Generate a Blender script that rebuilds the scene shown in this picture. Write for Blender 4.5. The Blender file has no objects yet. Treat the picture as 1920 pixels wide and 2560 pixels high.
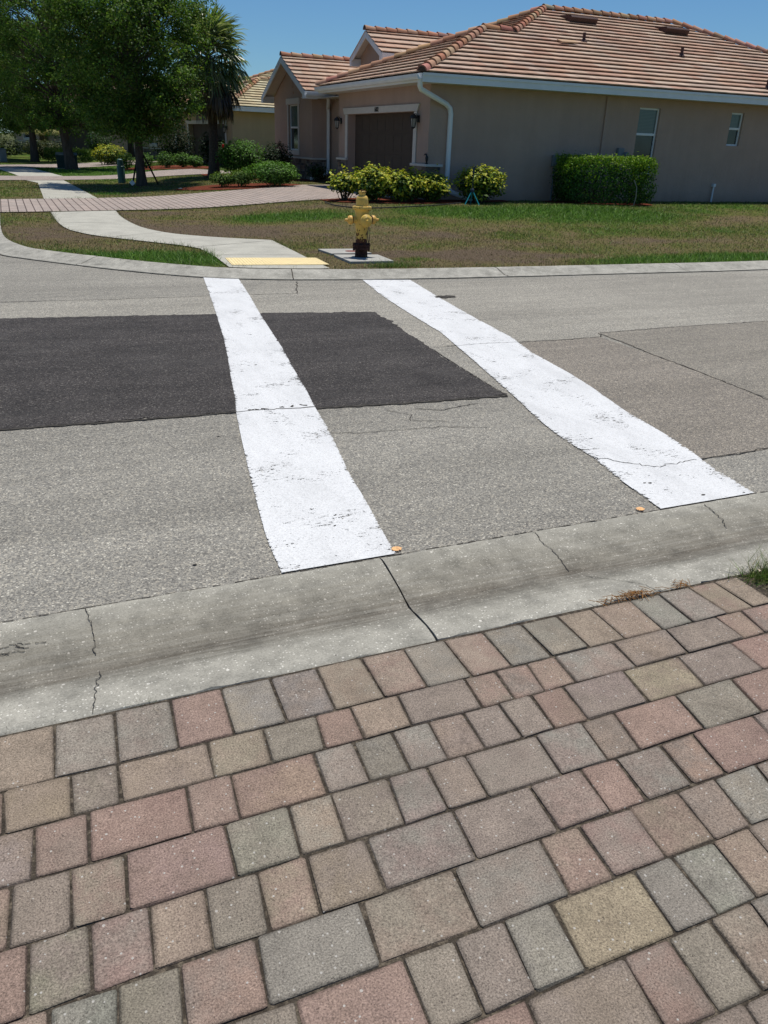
import bpy, bmesh, math, random
import numpy as np
from mathutils import Vector, Matrix
from mathutils.geometry import delaunay_2d_cdt
R = math.radians
scene = bpy.context.scene
COL = scene.collection

# ------------------------------------------------------------------ camera
F_PX, PITCH, ROLL, CAM_H = 1980.0, R(24.9), R(1.97), 1.6
fw = Vector((0, math.cos(PITCH), -math.sin(PITCH)))
up0 = Vector((0, math.sin(PITCH), math.cos(PITCH)))
rt0 = Vector((1, 0, 0))
rt = math.cos(ROLL) * rt0 + math.sin(ROLL) * up0
upv = -math.sin(ROLL) * rt0 + math.cos(ROLL) * up0
cam_data = bpy.data.cameras.new('camera')
cam = bpy.data.objects.new('camera', cam_data)
COL.objects.link(cam)
m = Matrix((rt, upv, -fw)).transposed().to_4x4()
m.translation = Vector((0, 0, CAM_H))
cam.matrix_world = m
cam_data.sensor_fit = 'VERTICAL'
cam_data.sensor_height = 24.0
cam_data.sensor_width = 18.0
cam_data.lens = F_PX / 2560 * 24.0
cam_data.clip_start = 0.05
cam_data.clip_end = 2000
scene.camera = cam

# ------------------------------------------------------------------ axes of the place
A = R(24.6)                      # direction of the house front street axis
AR = R(23.6)                     # direction of the crossed road
HU, HV = 9.695, 19.305           # house corner along the axes
PZ = 0.34                        # height of the house pad
cA, sA, cR, sR = math.cos(A), math.sin(A), math.cos(AR), math.sin(AR)
def uv2w(u, v): return (u * cA - v * sA, u * sA + v * cA)
def h2w(u, v): return uv2w(HU + u, HV + v)          # house coordinates to world
def sv2w(s, v): return (s * cR - v * sR, s * sR + v * cR)
def _sm(t):
    t = np.clip(t, 0, 1)
    return t * t * (3 - 2 * t)
def T(x, y):
    x = np.asarray(x, float); y = np.asarray(y, float)
    u = x * cA + y * sA; v = -x * sA + y * cA
    return .07 + .27 * _sm((u - 3) / 5.5) * _sm((v - 11) / 7.5)
def Tz(x, y): return float(T(x, y))

# ------------------------------------------------------------------ sun and sky
sl = Vector((*[.483 * a + .55 * b for a, b in zip((cA, sA), (-sA, cA))], 2.75)).normalized()   # towards the sun
SUN_EL = math.asin(sl.z); SUN_AZ = math.atan2(sl.x, sl.y)
sun_d = bpy.data.lights.new('sun', 'SUN')
sun_d.energy = 4.25
sun_d.angle = R(0.53)
sun_d.color = (1.0, 0.955, 0.89)
sun = bpy.data.objects.new('sun', sun_d)
COL.objects.link(sun)
sun.rotation_euler = sl.to_track_quat('Z', 'Y').to_euler()
sun.location = (0, 0, 30)
world = bpy.data.worlds.new('World')
scene.world = world
world.use_nodes = True
wn = world.node_tree
bg = wn.nodes['Background']
sky = wn.nodes.new('ShaderNodeTexSky')
sky.sky_type = 'NISHITA'
sky.sun_disc = False
sky.sun_elevation = SUN_EL
sky.sun_rotation = SUN_AZ
sky.air_density = 1.0
sky.dust_density = 0.1
sky.ozone_density = 2.5
tint = wn.nodes.new('ShaderNodeMix'); tint.data_type = 'RGBA'; tint.blend_type = 'MULTIPLY'; tint.inputs[0].default_value = 1
tint.inputs[7].default_value = (.62, .94, 1.22, 1)
wn.links.new(sky.outputs['Color'], tint.inputs[6])
wn.links.new(tint.outputs[2], bg.inputs['Color'])
bg.inputs['Strength'].default_value = 0.068
vs = scene.view_settings
scene.display_settings.display_device = 'sRGB'
vs.view_transform = 'Standard'
vs.look = 'None'
vs.exposure = 0.0
vs.gamma = 1.0
scene.cycles.use_denoising = True
scene.cycles.max_bounces = 8
scene.cycles.transparent_max_bounces = 16

# ------------------------------------------------------------------ object helpers
def link(o, parent=None):
    COL.objects.link(o)
    if parent is not None:
        o.parent = parent
    return o
def tag(o, label=None, cat=None, group=None, kind=None):
    if label: o['label'] = label
    if cat: o['category'] = cat
    if group: o['group'] = group
    if kind: o['kind'] = kind
    return o
def thing(name, label, cat, loc=(0, 0, 0), rz=0, group=None):
    o = bpy.data.objects.new(name, None)
    o.empty_display_size = .2
    o.location = loc
    o.rotation_euler = (0, 0, rz)
    link(o)
    return tag(o, label, cat, group)
def copy_tree(o, parent=None):
    c = o.copy()
    COL.objects.link(c)
    if parent is not None: c.parent = parent
    for ch in list(o.children): copy_tree(ch, c)
    return c
class MB:
    """collects geometry for one mesh object"""
    def __init__(s):
        s.v = []; s.f = []; s.m = []; s.c = []; s.uv = []
    def face(s, pts, mi=0, col=None, uv=None):
        b = len(s.v)
        s.v.extend(tuple(p) for p in pts)
        s.f.append(tuple(range(b, b + len(pts))))
        s.m.append(mi); s.c.append(col); s.uv.append(uv)
    def box(s, c, d, mi=0, rz=0, col=None, rot=None):
        hx, hy, hz = d[0] / 2, d[1] / 2, d[2] / 2
        b = len(s.v)
        M = rot if rot is not None else Matrix.Rotation(rz, 3, 'Z')
        for z in (-hz, hz):
            for x, y in ((-hx, -hy), (hx, -hy), (hx, hy), (-hx, hy)):
                p = M @ Vector((x, y, z))
                s.v.append((c[0] + p.x, c[1] + p.y, c[2] + p.z))
        for q in ((0, 3, 2, 1), (4, 5, 6, 7), (0, 1, 5, 4), (1, 2, 6, 5), (2, 3, 7, 6), (3, 0, 4, 7)):
            s.f.append(tuple(b + i for i in q)); s.m.append(mi); s.c.append(col); s.uv.append(None)
    def bb(s, x0, x1, y0, y1, z0, z1, mi=0, col=None):
        s.box(((x0 + x1) / 2, (y0 + y1) / 2, (z0 + z1) / 2), (abs(x1 - x0), abs(y1 - y0), abs(z1 - z0)), mi, 0, col)
    def tube(s, pts, rad, n=8, mi=0, cap=True, col=None, flat=None):
        pts = [Vector(p) for p in pts]
        if not hasattr(rad, '__len__'): rad = [rad] * len(pts)
        b0 = len(s.v)
        prev = None
        for i, p in enumerate(pts):
            d = (pts[min(i + 1, len(pts) - 1)] - pts[max(i - 1, 0)])
            d = d.normalized() if d.length > 1e-9 else Vector((0, 0, 1))
            if prev is None:
                a = d.orthogonal().normalized()
                if flat is not None:
                    a = (Vector(flat) - d * d.dot(Vector(flat))).normalized()
            else:
                a = prev - d * d.dot(prev)
                a = a.normalized() if a.length > 1e-6 else d.orthogonal().normalized()
            prev = a
            bvec = d.cross(a)
            for k in range(n):
                t = 2 * math.pi * (k + .5) / n
                q = p + rad[i] * (math.cos(t) * a + math.sin(t) * bvec)
                s.v.append(tuple(q))
        for i in range(len(pts) - 1):
            for k in range(n):
                k2 = (k + 1) % n
                s.f.append((b0 + i * n + k, b0 + i * n + k2, b0 + (i + 1) * n + k2, b0 + (i + 1) * n + k))
                s.m.append(mi); s.c.append(col); s.uv.append(None)
        if cap:
            s.f.append(tuple(b0 + k for k in reversed(range(n)))); s.m.append(mi); s.c.append(col); s.uv.append(None)
            e = b0 + (len(pts) - 1) * n
            s.f.append(tuple(e + k for k in range(n))); s.m.append(mi); s.c.append(col); s.uv.append(None)
    def lathe(s, prof, n=24, mi=0, M=None, col=None):
        """prof: (radius, height) list; M: Matrix 4x4 placing local z axis"""
        b0 = len(s.v)
        M = M or Matrix.Identity(4)
        for r, h in prof:
            for k in range(n):
                t = 2 * math.pi * k / n
                s.v.append(tuple(M @ Vector((r * math.cos(t), r * math.sin(t), h))))
        for i in range(len(prof) - 1):
            for k in range(n):
                k2 = (k + 1) % n
                s.f.append((b0 + i * n + k, b0 + i * n + k2, b0 + (i + 1) * n + k2, b0 + (i + 1) * n + k))
                s.m.append(mi); s.c.append(col); s.uv.append(None)
        s.f.append(tuple(b0 + k for k in reversed(range(n)))); s.m.append(mi); s.c.append(col); s.uv.append(None)
        e = b0 + (len(prof) - 1) * n
        s.f.append(tuple(e + k for k in range(n))); s.m.append(mi); s.c.append(col); s.uv.append(None)
    def prism(s, poly, z0, z1, mi=0, col=None):
        n = len(poly)
        b = len(s.v)
        for z in (z0, z1):
            for p in poly: s.v.append((p[0], p[1], z))
        fs = [tuple(b + i for i in reversed(range(n))), tuple(b + n + i for i in range(n))]
        for i in range(n):
            j = (i + 1) % n
            fs.append((b + i, b + j, b + n + j, b + n + i))
        for f in fs:
            s.f.append(f); s.m.append(mi); s.c.append(col); s.uv.append(None)
    def build(s, name, mats, parent=None, smooth=False, bevel=0, weld=False):
        me = bpy.data.meshes.new(name)
        me.from_pydata(s.v, [], s.f)
        if not isinstance(mats, (list, tuple)): mats = [mats]
        for mt in mats: me.materials.append(mt)
        me.polygons.foreach_set('material_index', s.m)
        if any(c is not None for c in s.c):
            at = me.color_attributes.new('Col', 'FLOAT_COLOR', 'CORNER')
            arr = []
            for f, c in zip(s.f, s.c):
                c = c if c is not None else (.5, .5, .5)
                arr.extend((c[0], c[1], c[2], 1.0) * len(f))
            at.data.foreach_set('color', arr)
        if any(u is not None for u in s.uv):
            ul = me.uv_layers.new(name='UVMap')
            arr = []
            for f, u in zip(s.f, s.uv):
                u = u or [(0, 0)] * len(f)
                for q in u: arr.extend(q)
            ul.data.foreach_set('uv', arr)
        if smooth:
            me.polygons.foreach_set('use_smooth', [True] * len(s.f))
        me.validate(); me.update()
        if weld or bevel or smooth:
            bm = bmesh.new(); bm.from_mesh(me)
            if weld or smooth: bmesh.ops.remove_doubles(bm, verts=bm.verts, dist=1e-4)
            bmesh.ops.recalc_face_normals(bm, faces=bm.faces)
            bm.to_mesh(me); bm.free()
        if smooth and hasattr(me, 'set_sharp_from_angle'):
            me.set_sharp_from_angle(angle=R(40))
        o = bpy.data.objects.new(name, me)
        link(o, parent)
        if bevel:
            md = o.modifiers.new('bevel', 'BEVEL'); md.width = bevel; md.segments = 2; md.limit_method = 'ANGLE'; md.angle_limit = R(40)
        return o
def np_mesh(name, V, nv, mats, parent=None, col=None, smooth=False):
    """V: (N*nv,3) vertices, every nv of them one polygon"""
    me = bpy.data.meshes.new(name)
    n = len(V); k = n // nv
    me.vertices.add(n); me.vertices.foreach_set('co', np.ascontiguousarray(V, np.float32).ravel())
    me.loops.add(n); me.loops.foreach_set('vertex_index', np.arange(n, dtype=np.int32))
    me.polygons.add(k)
    me.polygons.foreach_set('loop_start', np.arange(0, n, nv, dtype=np.int32))
    me.polygons.foreach_set('loop_total', np.full(k, nv, np.int32))
    if smooth: me.polygons.foreach_set('use_smooth', np.ones(k, bool))
    if col is not None:
        at = me.color_attributes.new('Col', 'FLOAT_COLOR', 'POINT')
        c4 = np.ones((n, 4), np.float32); c4[:, :3] = np.repeat(col, nv, 0)
        at.data.foreach_set('color', c4.ravel())
    me.update(calc_edges=True)
    if not isinstance(mats, (list, tuple)): mats = [mats]
    for mt in mats: me.materials.append(mt)
    o = bpy.data.objects.new(name, me)
    return link(o, parent)
def dens(poly, d, closed=True):
    out = []
    n = len(poly)
    for i in range(n if closed else n - 1):
        a = np.array(poly[i], float); b = np.array(poly[(i + 1) % n], float)
        k = max(1, int(np.hypot(*(b - a)) / d))
        for j in range(k): out.append(tuple(a + (b - a) * j / k))
    if not closed: out.append(tuple(poly[-1]))
    return out
def chaikin(p, it=2):
    for _ in range(it):
        q = [p[0]]
        for a, b in zip(p[:-1], p[1:]):
            q.append((a[0] * .75 + b[0] * .25, a[1] * .75 + b[1] * .25))
            q.append((a[0] * .25 + b[0] * .75, a[1] * .25 + b[1] * .75))
        q.append(p[-1]); p = q
    return p
def inpoly(px, py, poly):
    px = np.asarray(px); py = np.asarray(py)
    ins = np.zeros(px.shape, bool)
    n = len(poly); j = n - 1
    for i in range(n):
        xi, yi = poly[i]; xj, yj = poly[j]
        with np.errstate(divide='ignore', invalid='ignore'):
            c = ((yi > py) != (yj > py)) & (px < (xj - xi) * (py - yi) / (yj - yi + 1e-12) + xi)
        ins ^= c; j = i
    return ins
def sheet(name, poly, d, zf, mat, extra=None, colf=None, parent=None):
    """triangulated ground sheet over polygon poly (world x, y), height zf(x, y)"""
    b = dens(poly, d)
    P = np.array(b)
    if extra is None:
        gx, gy = np.meshgrid(np.arange(P[:, 0].min(), P[:, 0].max(), d), np.arange(P[:, 1].min(), P[:, 1].max(), d))
        gx = gx.ravel(); gy = gy.ravel()
    else:
        gx, gy = extra
    k = inpoly(gx, gy, b)
    gx, gy = gx[k], gy[k]
    pts = [Vector(p) for p in b] + [Vector((x, y)) for x, y in zip(gx, gy)]
    n = len(b)
    r = delaunay_2d_cdt(pts, [(i, (i + 1) % n) for i in range(n)], [], 1, 1e-5)
    xy = np.array([(p.x, p.y) for p in r[0]])
    z = zf(xy[:, 0], xy[:, 1])
    me = bpy.data.meshes.new(name)
    me.from_pydata([(x, y, q) for (x, y), q in zip(xy.tolist(), np.broadcast_to(z, (len(xy),)).tolist())], [], [tuple(f) for f in r[2]])
    me.materials.append(mat)
    bm = bmesh.new(); bm.from_mesh(me)
    for f in bm.faces:
        if f.normal.z < 0: f.normal_flip()
        f.smooth = True
    bm.to_mesh(me); bm.free()
    if colf is not None:
        at = me.color_attributes.new('Col', 'FLOAT_COLOR', 'POINT')
        c = np.ones((len(xy), 4), np.float32); c[:, 0] = colf(xy[:, 0], xy[:, 1])
        at.data.foreach_set('color', c.ravel())
    o = bpy.data.objects.new(name, me)
    return link(o, parent)

# ------------------------------------------------------------------ material helpers
class N:
    def __init__(s, name):
        s.m = bpy.data.materials.new(name); s.m.use_nodes = True
        s.t = s.m.node_tree; s.b = s.t.nodes['Principled BSDF']; s.o = s.t.nodes['Material Output']
        s.tc = s.t.nodes.new('ShaderNodeTexCoord')
        s.obj = s.tc.outputs['Object']
    def lk(s, a, b): s.t.links.new(a, b)
    def inp(s, sock, val):
        if isinstance(val, bpy.types.NodeSocket): s.lk(val, sock)
        elif val is not None:
            if hasattr(sock.default_value, '__len__') and not hasattr(val, '__len__'): val = (val, val, val, 1)[:len(sock.default_value)]
            if hasattr(val, '__len__') and len(val) == 3 and len(sock.default_value) == 4: val = (*val, 1)
            sock.default_value = val
    def scale(s, sc, vec=None):
        n = s.t.nodes.new('ShaderNodeMapping'); s.lk(vec or s.obj, n.inputs['Vector'])
        n.inputs['Scale'].default_value = sc if hasattr(sc, '__len__') else (sc, sc, sc)
        return n.outputs[0]
    def noise(s, sc, detail=3, rough=.55, vec=None, dist=0, col=False):
        n = s.t.nodes.new('ShaderNodeTexNoise'); s.lk(vec or s.obj, n.inputs['Vector'])
        n.inputs['Scale'].default_value = sc; n.inputs['Detail'].default_value = detail
        n.inputs['Roughness'].default_value = rough; n.inputs['Distortion'].default_value = dist
        return n.outputs['Color' if col else 'Fac']
    def vor(s, sc, feat='F1', out='Color', vec=None, rnd=1):
        n = s.t.nodes.new('ShaderNodeTexVoronoi'); s.lk(vec or s.obj, n.inputs['Vector'])
        n.feature = feat; n.inputs['Scale'].default_value = sc; n.inputs['Randomness'].default_value = rnd
        return n.outputs[out]
    def ramp(s, fac, stops, interp='LINEAR'):
        n = s.t.nodes.new('ShaderNodeValToRGB'); s.lk(fac, n.inputs['Fac'])
        cr = n.color_ramp; cr.interpolation = interp
        while len(cr.elements) < len(stops): cr.elements.new(.5)
        for e, (p, c) in zip(cr.elements, stops):
            e.position = p
            if not hasattr(c, '__len__'): c = (c, c, c)
            e.color = (*c, 1) if len(c) == 3 else c
        return n.outputs['Color']
    def mix(s, fac, a, b, mode='MIX'):
        n = s.t.nodes.new('ShaderNodeMix'); n.data_type = 'RGBA'; n.blend_type = mode
        s.inp(n.inputs[0], fac); s.inp(n.inputs[6], a); s.inp(n.inputs[7], b)
        return n.outputs[2]
    def math(s, op, a, b=None, clamp=False):
        n = s.t.nodes.new('ShaderNodeMath'); n.operation = op; n.use_clamp = clamp
        s.inp(n.inputs[0], a)
        if b is not None: s.inp(n.inputs[1], b)
        return n.outputs[0]
    def attr(s, name='Col', out='Color'):
        n = s.t.nodes.new('ShaderNodeAttribute'); n.attribute_name = name
        return n.outputs[out]
    def sep(s, vec):
        n = s.t.nodes.new('ShaderNodeSeparateXYZ'); s.lk(vec, n.inputs[0]); return n.outputs
    def bump(s, h, strength=.5, dist=.01):
        n = s.t.nodes.new('ShaderNodeBump'); s.lk(h, n.inputs['Height'])
        n.inputs['Strength'].default_value = strength; n.inputs['Distance'].default_value = dist
        s.lk(n.outputs[0], s.b.inputs['Normal'])
    def base(s, c, rough=.8, spec=.3, metal=0):
        s.inp(s.b.inputs['Base Color'], c); s.inp(s.b.inputs['Roughness'], rough)
        s.b.inputs['Specular IOR Level'].default_value = spec; s.b.inputs['Metallic'].default_value = metal
        return s.m
def plain(name, c, rough=.6, spec=.3, metal=0, var=.12, sc=6, bump=0):
    n = N(name)
    k = n.noise(sc, 4)
    col = n.mix(1.0, c, n.ramp(k, [(.25, 1 - var), (.75, 1 + var)]), 'MULTIPLY')
    if bump: n.bump(n.noise(sc * 20, 3), bump, .004)
    return n.base(col, rough, spec, metal)

def asphalt_mat(name, tint, dark=1.0, big=.10):
    n = N(name)
    cells = n.sep(n.vor(150))[0]
    st = n.ramp(cells, [(0, (.13, .122, .112)), (.3, (.20, .19, .172)), (.55, (.255, .242, .215)), (.8, (.31, .29, .25)), (.94, (.38, .345, .285)), (1, (.56, .53, .46))])
    fine = n.noise(420, 2, .6)
    st = n.mix(1, st, n.ramp(fine, [(.3, .66), (.7, 1.3)]), 'MULTIPLY')
    pit = n.math('LESS_THAN', n.noise(135, 3, .7), .37)
    st = n.mix(n.math('MULTIPLY', pit, .6), st, (.06, .055, .05))
    patch = n.noise(.55, 5, .6)
    st = n.mix(1, st, n.ramp(patch, [(.3, 1 - big), (.7, 1 + big)]), 'MULTIPLY')
    streak = n.noise(3.5, 4, .6, vec=n.scale((.35, 3, 1)))
    st = n.mix(1, st, n.ramp(streak, [(.3, .92), (.7, 1.08)]), 'MULTIPLY')
    trk = n.noise(.8, 4, .6, vec=n.scale((.12, 1.5, 1)))
    st = n.mix(1, st, n.ramp(trk, [(.35, .86), (.65, 1.09)]), 'MULTIPLY')
    spot = n.ramp(n.noise(2.6, 5, .7), [(.66, 0), (.76, .45)])
    st = n.mix(spot, st, (.10, .093, .085))
    st = n.mix(1, st, tuple(t * dark for t in tint), 'MULTIPLY')
    n.bump(n.math('ADD', n.vor(150, out='Distance'), n.noise(300, 2)), .4, .005)
    return n.base(st, .9, .2)
M_road = asphalt_mat('asphalt_old', (1.07, 1.07, 1.03))
M_road_far = asphalt_mat('asphalt_bleached', (1.19, 1.185, 1.13))
M_road_brown = asphalt_mat('asphalt_brown', (.95, .90, .84), 1.0, .06)
M_road_grey = asphalt_mat('asphalt_grey', (.93, .9, .84), 1.0, .06)
n = N('asphalt_new')
st = n.ramp(n.sep(n.vor(130))[0], [(0, (.022, .019, .017)), (.5, (.050, .044, .040)), (.92, (.078, .069, .062)), (1, (.19, .175, .15))])
st = n.mix(1, st, n.ramp(n.noise(1.6, 5, .65), [(.3, .8), (.7, 1.22)]), 'MULTIPLY')
st = n.mix(1, st, n.ramp(n.noise(2.2, 5, .65, vec=n.scale((.25, 2.2, 1))), [(.3, .78), (.7, 1.3)]), 'MULTIPLY')
st = n.mix(n.ramp(n.noise(.9, 6, .7), [(.5, 0), (.75, .35)]), st, (.12, .11, .10))
st = n.mix(1, st, n.ramp(n.noise(300, 2), [(.3, .7), (.7, 1.3)]), 'MULTIPLY')
n.bump(n.math('ADD', n.vor(130, out='Distance'), n.noise(260, 2)), .7, .007)
M_patch = n.base(st, .85, .25)
M_crack = plain('crack_dark', (.055, .05, .043), .95, .1, 0, .5, 20)

# white road paint, worn through to the asphalt in small specks and along its edges
n = N('road_paint')
uvn = n.sep(n.tc.outputs['UV'])
edge = n.math('ABSOLUTE', n.math('SUBTRACT', uvn[0], .5))
w1 = n.noise(26, 5, .7, vec=n.scale((1, 2.6, 1)))
w2 = n.noise(120, 3, .7)
w3 = n.noise(3.4, 4, .65)
wear = n.math('ADD', n.math('MULTIPLY', w1, .62), n.math('ADD', n.math('MULTIPLY', w2, .3), n.math('MULTIPLY', w3, .50)))
lim = n.math('SUBTRACT', .822, n.math('MULTIPLY', n.math('POWER', n.math('MULTIPLY', edge, 2.0), 22), .115))
hole = n.math('GREATER_THAN', wear, lim)
c = n.mix(1, (.735, .735, .715), n.ramp(n.noise(110, 4, .7), [(.3, .86), (.7, 1.07)]), 'MULTIPLY')
c = n.mix(1, c, n.ramp(n.noise(1.9, 6, .72, vec=n.scale((2.2, .7, 1))), [(.28, .84), (.5, .98), (.65, 1.03)]), 'MULTIPLY')
c = n.mix(1, c, n.ramp(n.sep(n.vor(150))[0], [(0, .84), (.4, 1.0), (1, 1.03)]), 'MULTIPLY')
n.bump(n.math('ADD', n.noise(170, 3), n.vor(150, out='Distance')), .45, .005)
n.base(c, .6, .3)
tr = n.t.nodes.new('ShaderNodeBsdfTransparent'); mx = n.t.nodes.new('ShaderNodeMixShader')
n.lk(hole, mx.inputs[0]); n.lk(n.b.outputs[0], mx.inputs[1]); n.lk(tr.outputs[0], mx.inputs[2]); n.lk(mx.outputs[0], n.o.inputs['Surface'])
M_paint = n.m
n = N('orange_marking_paint')
fade = n.math('GREATER_THAN', n.noise(160, 3, .7), .42)
n.base((.85, .47, .20), .7, .2)
tr = n.t.nodes.new('ShaderNodeBsdfTransparent'); mx = n.t.nodes.new('ShaderNodeMixShader')
n.lk(fade, mx.inputs[0]); n.lk(tr.outputs[0], mx.inputs[1]); n.lk(n.b.outputs[0], mx.inputs[2]); n.lk(mx.outputs[0], n.o.inputs['Surface'])
M_orange = n.m

def concrete_mat(name, base, speck=True, stain_highlight=None, mott=.12):
    n = N(name)
    c = n.mix(1, base, n.ramp(n.noise(3.2, 6, .65), [(.3, 1 - mott), (.7, 1 + mott)]), 'MULTIPLY')
    c = n.mix(1, c, n.ramp(n.noise(160, 3, .65), [(.3, .78), (.7, 1.2)]), 'MULTIPLY')
    if speck:
        cells = n.sep(n.vor(105))[0]
        f = n.math('MULTIPLY', n.math('GREATER_THAN', cells, .80), n.math('LESS_THAN', n.vor(105, out='Distance'), .34))
        f = n.math('MULTIPLY', f, n.math('GREATER_THAN', n.noise(3.2, 5, .7), .42))
        c = n.mix(n.math('MULTIPLY', f, .85), c, (.60, .575, .50))
        cells = n.sep(n.vor(40))[0]
        f = n.math('MULTIPLY', n.math('GREATER_THAN', cells, .93), n.math('LESS_THAN', n.vor(40, out='Distance'), .22))
        c = n.mix(f, c, (.62, .59, .52))
        pit = n.math('LESS_THAN', n.noise(150, 3, .7), .35)
        c = n.mix(n.math('MULTIPLY', pit, .8), c, (.07, .065, .055))
        c = n.mix(1, c, n.ramp(n.noise(8, 6, .75), [(.3, .66), (.5, 1), (.7, 1.22)]), 'MULTIPLY')
    if stain_highlight:
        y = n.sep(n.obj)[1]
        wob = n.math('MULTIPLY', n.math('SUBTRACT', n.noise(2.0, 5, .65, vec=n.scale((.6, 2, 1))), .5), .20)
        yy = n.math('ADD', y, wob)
        s1 = n.ramp(yy_map(n, yy, 2.05, 2.75), stain_highlight)
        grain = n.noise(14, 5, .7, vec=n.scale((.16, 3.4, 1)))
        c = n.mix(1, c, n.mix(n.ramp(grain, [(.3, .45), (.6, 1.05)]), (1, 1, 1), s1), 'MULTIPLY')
    n.bump(n.math('ADD', n.noise(130, 3), n.noise(14, 4, .6, vec=n.scale((.2, 3, 1)))), .35, .005)
    return n.base(c, .88, .2)
def yy_map(n, v, a, b):
    k = n.t.nodes.new('ShaderNodeMapRange'); n.lk(v, k.inputs[0]); k.inputs[1].default_value = a; k.inputs[2].default_value = b
    return k.outputs[0]
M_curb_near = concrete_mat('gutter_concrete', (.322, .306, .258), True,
    [(0, (1.08, 1.08, 1.07)), (.22, (1.0, 1.0, .99)), (.33, (.55, .54, .52)), (.42, (.40, .37, .34)), (.50, (.58, .555, .52)), (.72, (.76, .745, .71)), (.92, (.98, .98, .96)), (1, (1.2, 1.2, 1.17))])  # gutter stain across the profile, ending in a painted highlight on the lip
M_curb_far = concrete_mat('curb_concrete', (.345, .33, .28), True, None, .2)
M_walk = concrete_mat('sidewalk_concrete', (.425, .41, .345), False, None, .13)
M_pad = concrete_mat('pad_concrete', (.38, .37, .33), False)
M_groove = plain('joint_dirt_shadow', (.06, .053, .042), .95, .1)

# clay and concrete pavers: colour per paver, sandy grain, pale flecks
n = N('paver_concrete')
ca = n.attr('Col'); cb = n.attr('Col2')
c = n.mix(n.ramp(n.noise(7.5, 5, .65), [(.40, 0), (.64, 1)]), ca, cb)
c = n.mix(1, c, n.ramp(n.noise(230, 3, .8), [(.30, .30), (.42, .78), (.5, 1.0), (.60, 1.3), (.70, 1.75)]), 'MULTIPLY')
c = n.mix(1, c, n.ramp(n.noise(13, 5, .7), [(.28, .80), (.5, 1.0), (.72, 1.16)]), 'MULTIPLY')
pits = n.math('LESS_THAN', n.noise(120, 3, .7), .335)
c = n.mix(n.math('MULTIPLY', pits, .7), c, (.06, .05, .04))
cells = n.sep(n.vor(95))[0]
f = n.math('MULTIPLY', n.math('GREATER_THAN', cells, .93), n.math('LESS_THAN', n.vor(95, out='Distance'), .26))
c = n.mix(n.math('MULTIPLY', f, .85), c, (.55, .52, .46))
cells = n.sep(n.vor(34))[0]
f = n.math('MULTIPLY', n.math('GREATER_THAN', cells, .93), n.math('LESS_THAN', n.vor(34, out='Distance'), .115))
c = n.mix(n.math('MULTIPLY', f, .85), c, (.55, .51, .45))
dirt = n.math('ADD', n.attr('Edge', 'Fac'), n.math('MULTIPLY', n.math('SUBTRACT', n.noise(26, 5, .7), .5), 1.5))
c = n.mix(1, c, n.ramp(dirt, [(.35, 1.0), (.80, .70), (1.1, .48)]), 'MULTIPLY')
st2 = n.ramp(n.noise(2.1, 5, .65), [(.55, 0), (.72, .4)])
c = n.mix(st2, c, (.15, .125, .095))
n.bump(n.math('ADD', n.noise(230, 3, .8), n.math('MULTIPLY', n.noise(40, 3), .6)), .9, .005)
M_paver = n.base(c, .9, .2)
n = N('joint_sand')
c = n.ramp(n.noise(60, 5, .7), [(.3, (.03, .025, .02)), (.52, (.075, .062, .047)), (.68, (.20, .165, .12))])
n.bump(n.noise(150, 3), 1.0, .01)
M_sand = n.base(c, .95, .1)
# far driveway pavers
n = N('driveway_pavers')
br = n.t.nodes.new('ShaderNodeTexBrick'); n.lk(n.obj, br.inputs['Vector'])
br.inputs['Scale'].default_value = 1; br.inputs['Brick Width'].default_value = .24; br.inputs['Row Height'].default_value = .165
br.inputs['Mortar Size'].default_value = .011; br.inputs['Mortar Smooth'].default_value = .1; br.inputs['Bias'].default_value = 0
n.inp(br.inputs['Color1'], (.41, .335, .285)); n.inp(br.inputs['Color2'], (.36, .305, .265)); n.inp(br.inputs['Mortar'], (.10, .075, .065))
c = n.mix(1, br.outputs['Color'], n.ramp(n.noise(2.5, 5, .65), [(.3, .85), (.7, 1.14)]), 'MULTIPLY')
c = n.mix(1, c, n.ramp(n.noise(140, 2), [(.3, .8), (.7, 1.2)]), 'MULTIPLY')
bh = n.math('SUBTRACT', 1.0, br.outputs['Fac'])
n.bump(bh, .9, .012)
M_drive = n.base(c, .88, .2)
# lawn soil and thatch below the blades
n = N('lawn_ground')
g = n.sep(n.attr('Col'))[0]
gg = n.math('ADD', g, n.math('MULTIPLY', n.math('SUBTRACT', n.noise(1.6, 6, .7), .5), .9))
c = n.ramp(gg, [(.08, (.150, .112, .075)), (.32, (.175, .140, .066)), (.55, (.135, .138, .040)), (.9, (.07, .13, .02))])
c = n.mix(1, c, n.ramp(n.noise(70, 4, .75), [(.3, .5), (.7, 1.45)]), 'MULTIPLY')
n.bump(n.noise(60, 4, .75), 1.0, .03)
M_lawn = n.base(c, .95, .05)
n = N('far_ground')
M_ground = n.base(n.ramp(n.noise(.4, 6), [(.3, (.07, .10, .03)), (.7, (.12, .11, .05))]), .95, .05)
n = N('grass_blade')
c = n.attr('Col')
n.base(c, .55, .25)
tl = n.t.nodes.new('ShaderNodeBsdfTranslucent'); n.lk(c, tl.inputs[0]); mx = n.t.nodes.new('ShaderNodeMixShader'); mx.inputs[0].default_value = .3
n.lk(n.b.outputs[0], mx.inputs[1]); n.lk(tl.outputs[0], mx.inputs[2]); n.lk(mx.outputs[0], n.o.inputs['Surface'])
M_blade = n.m
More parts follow.
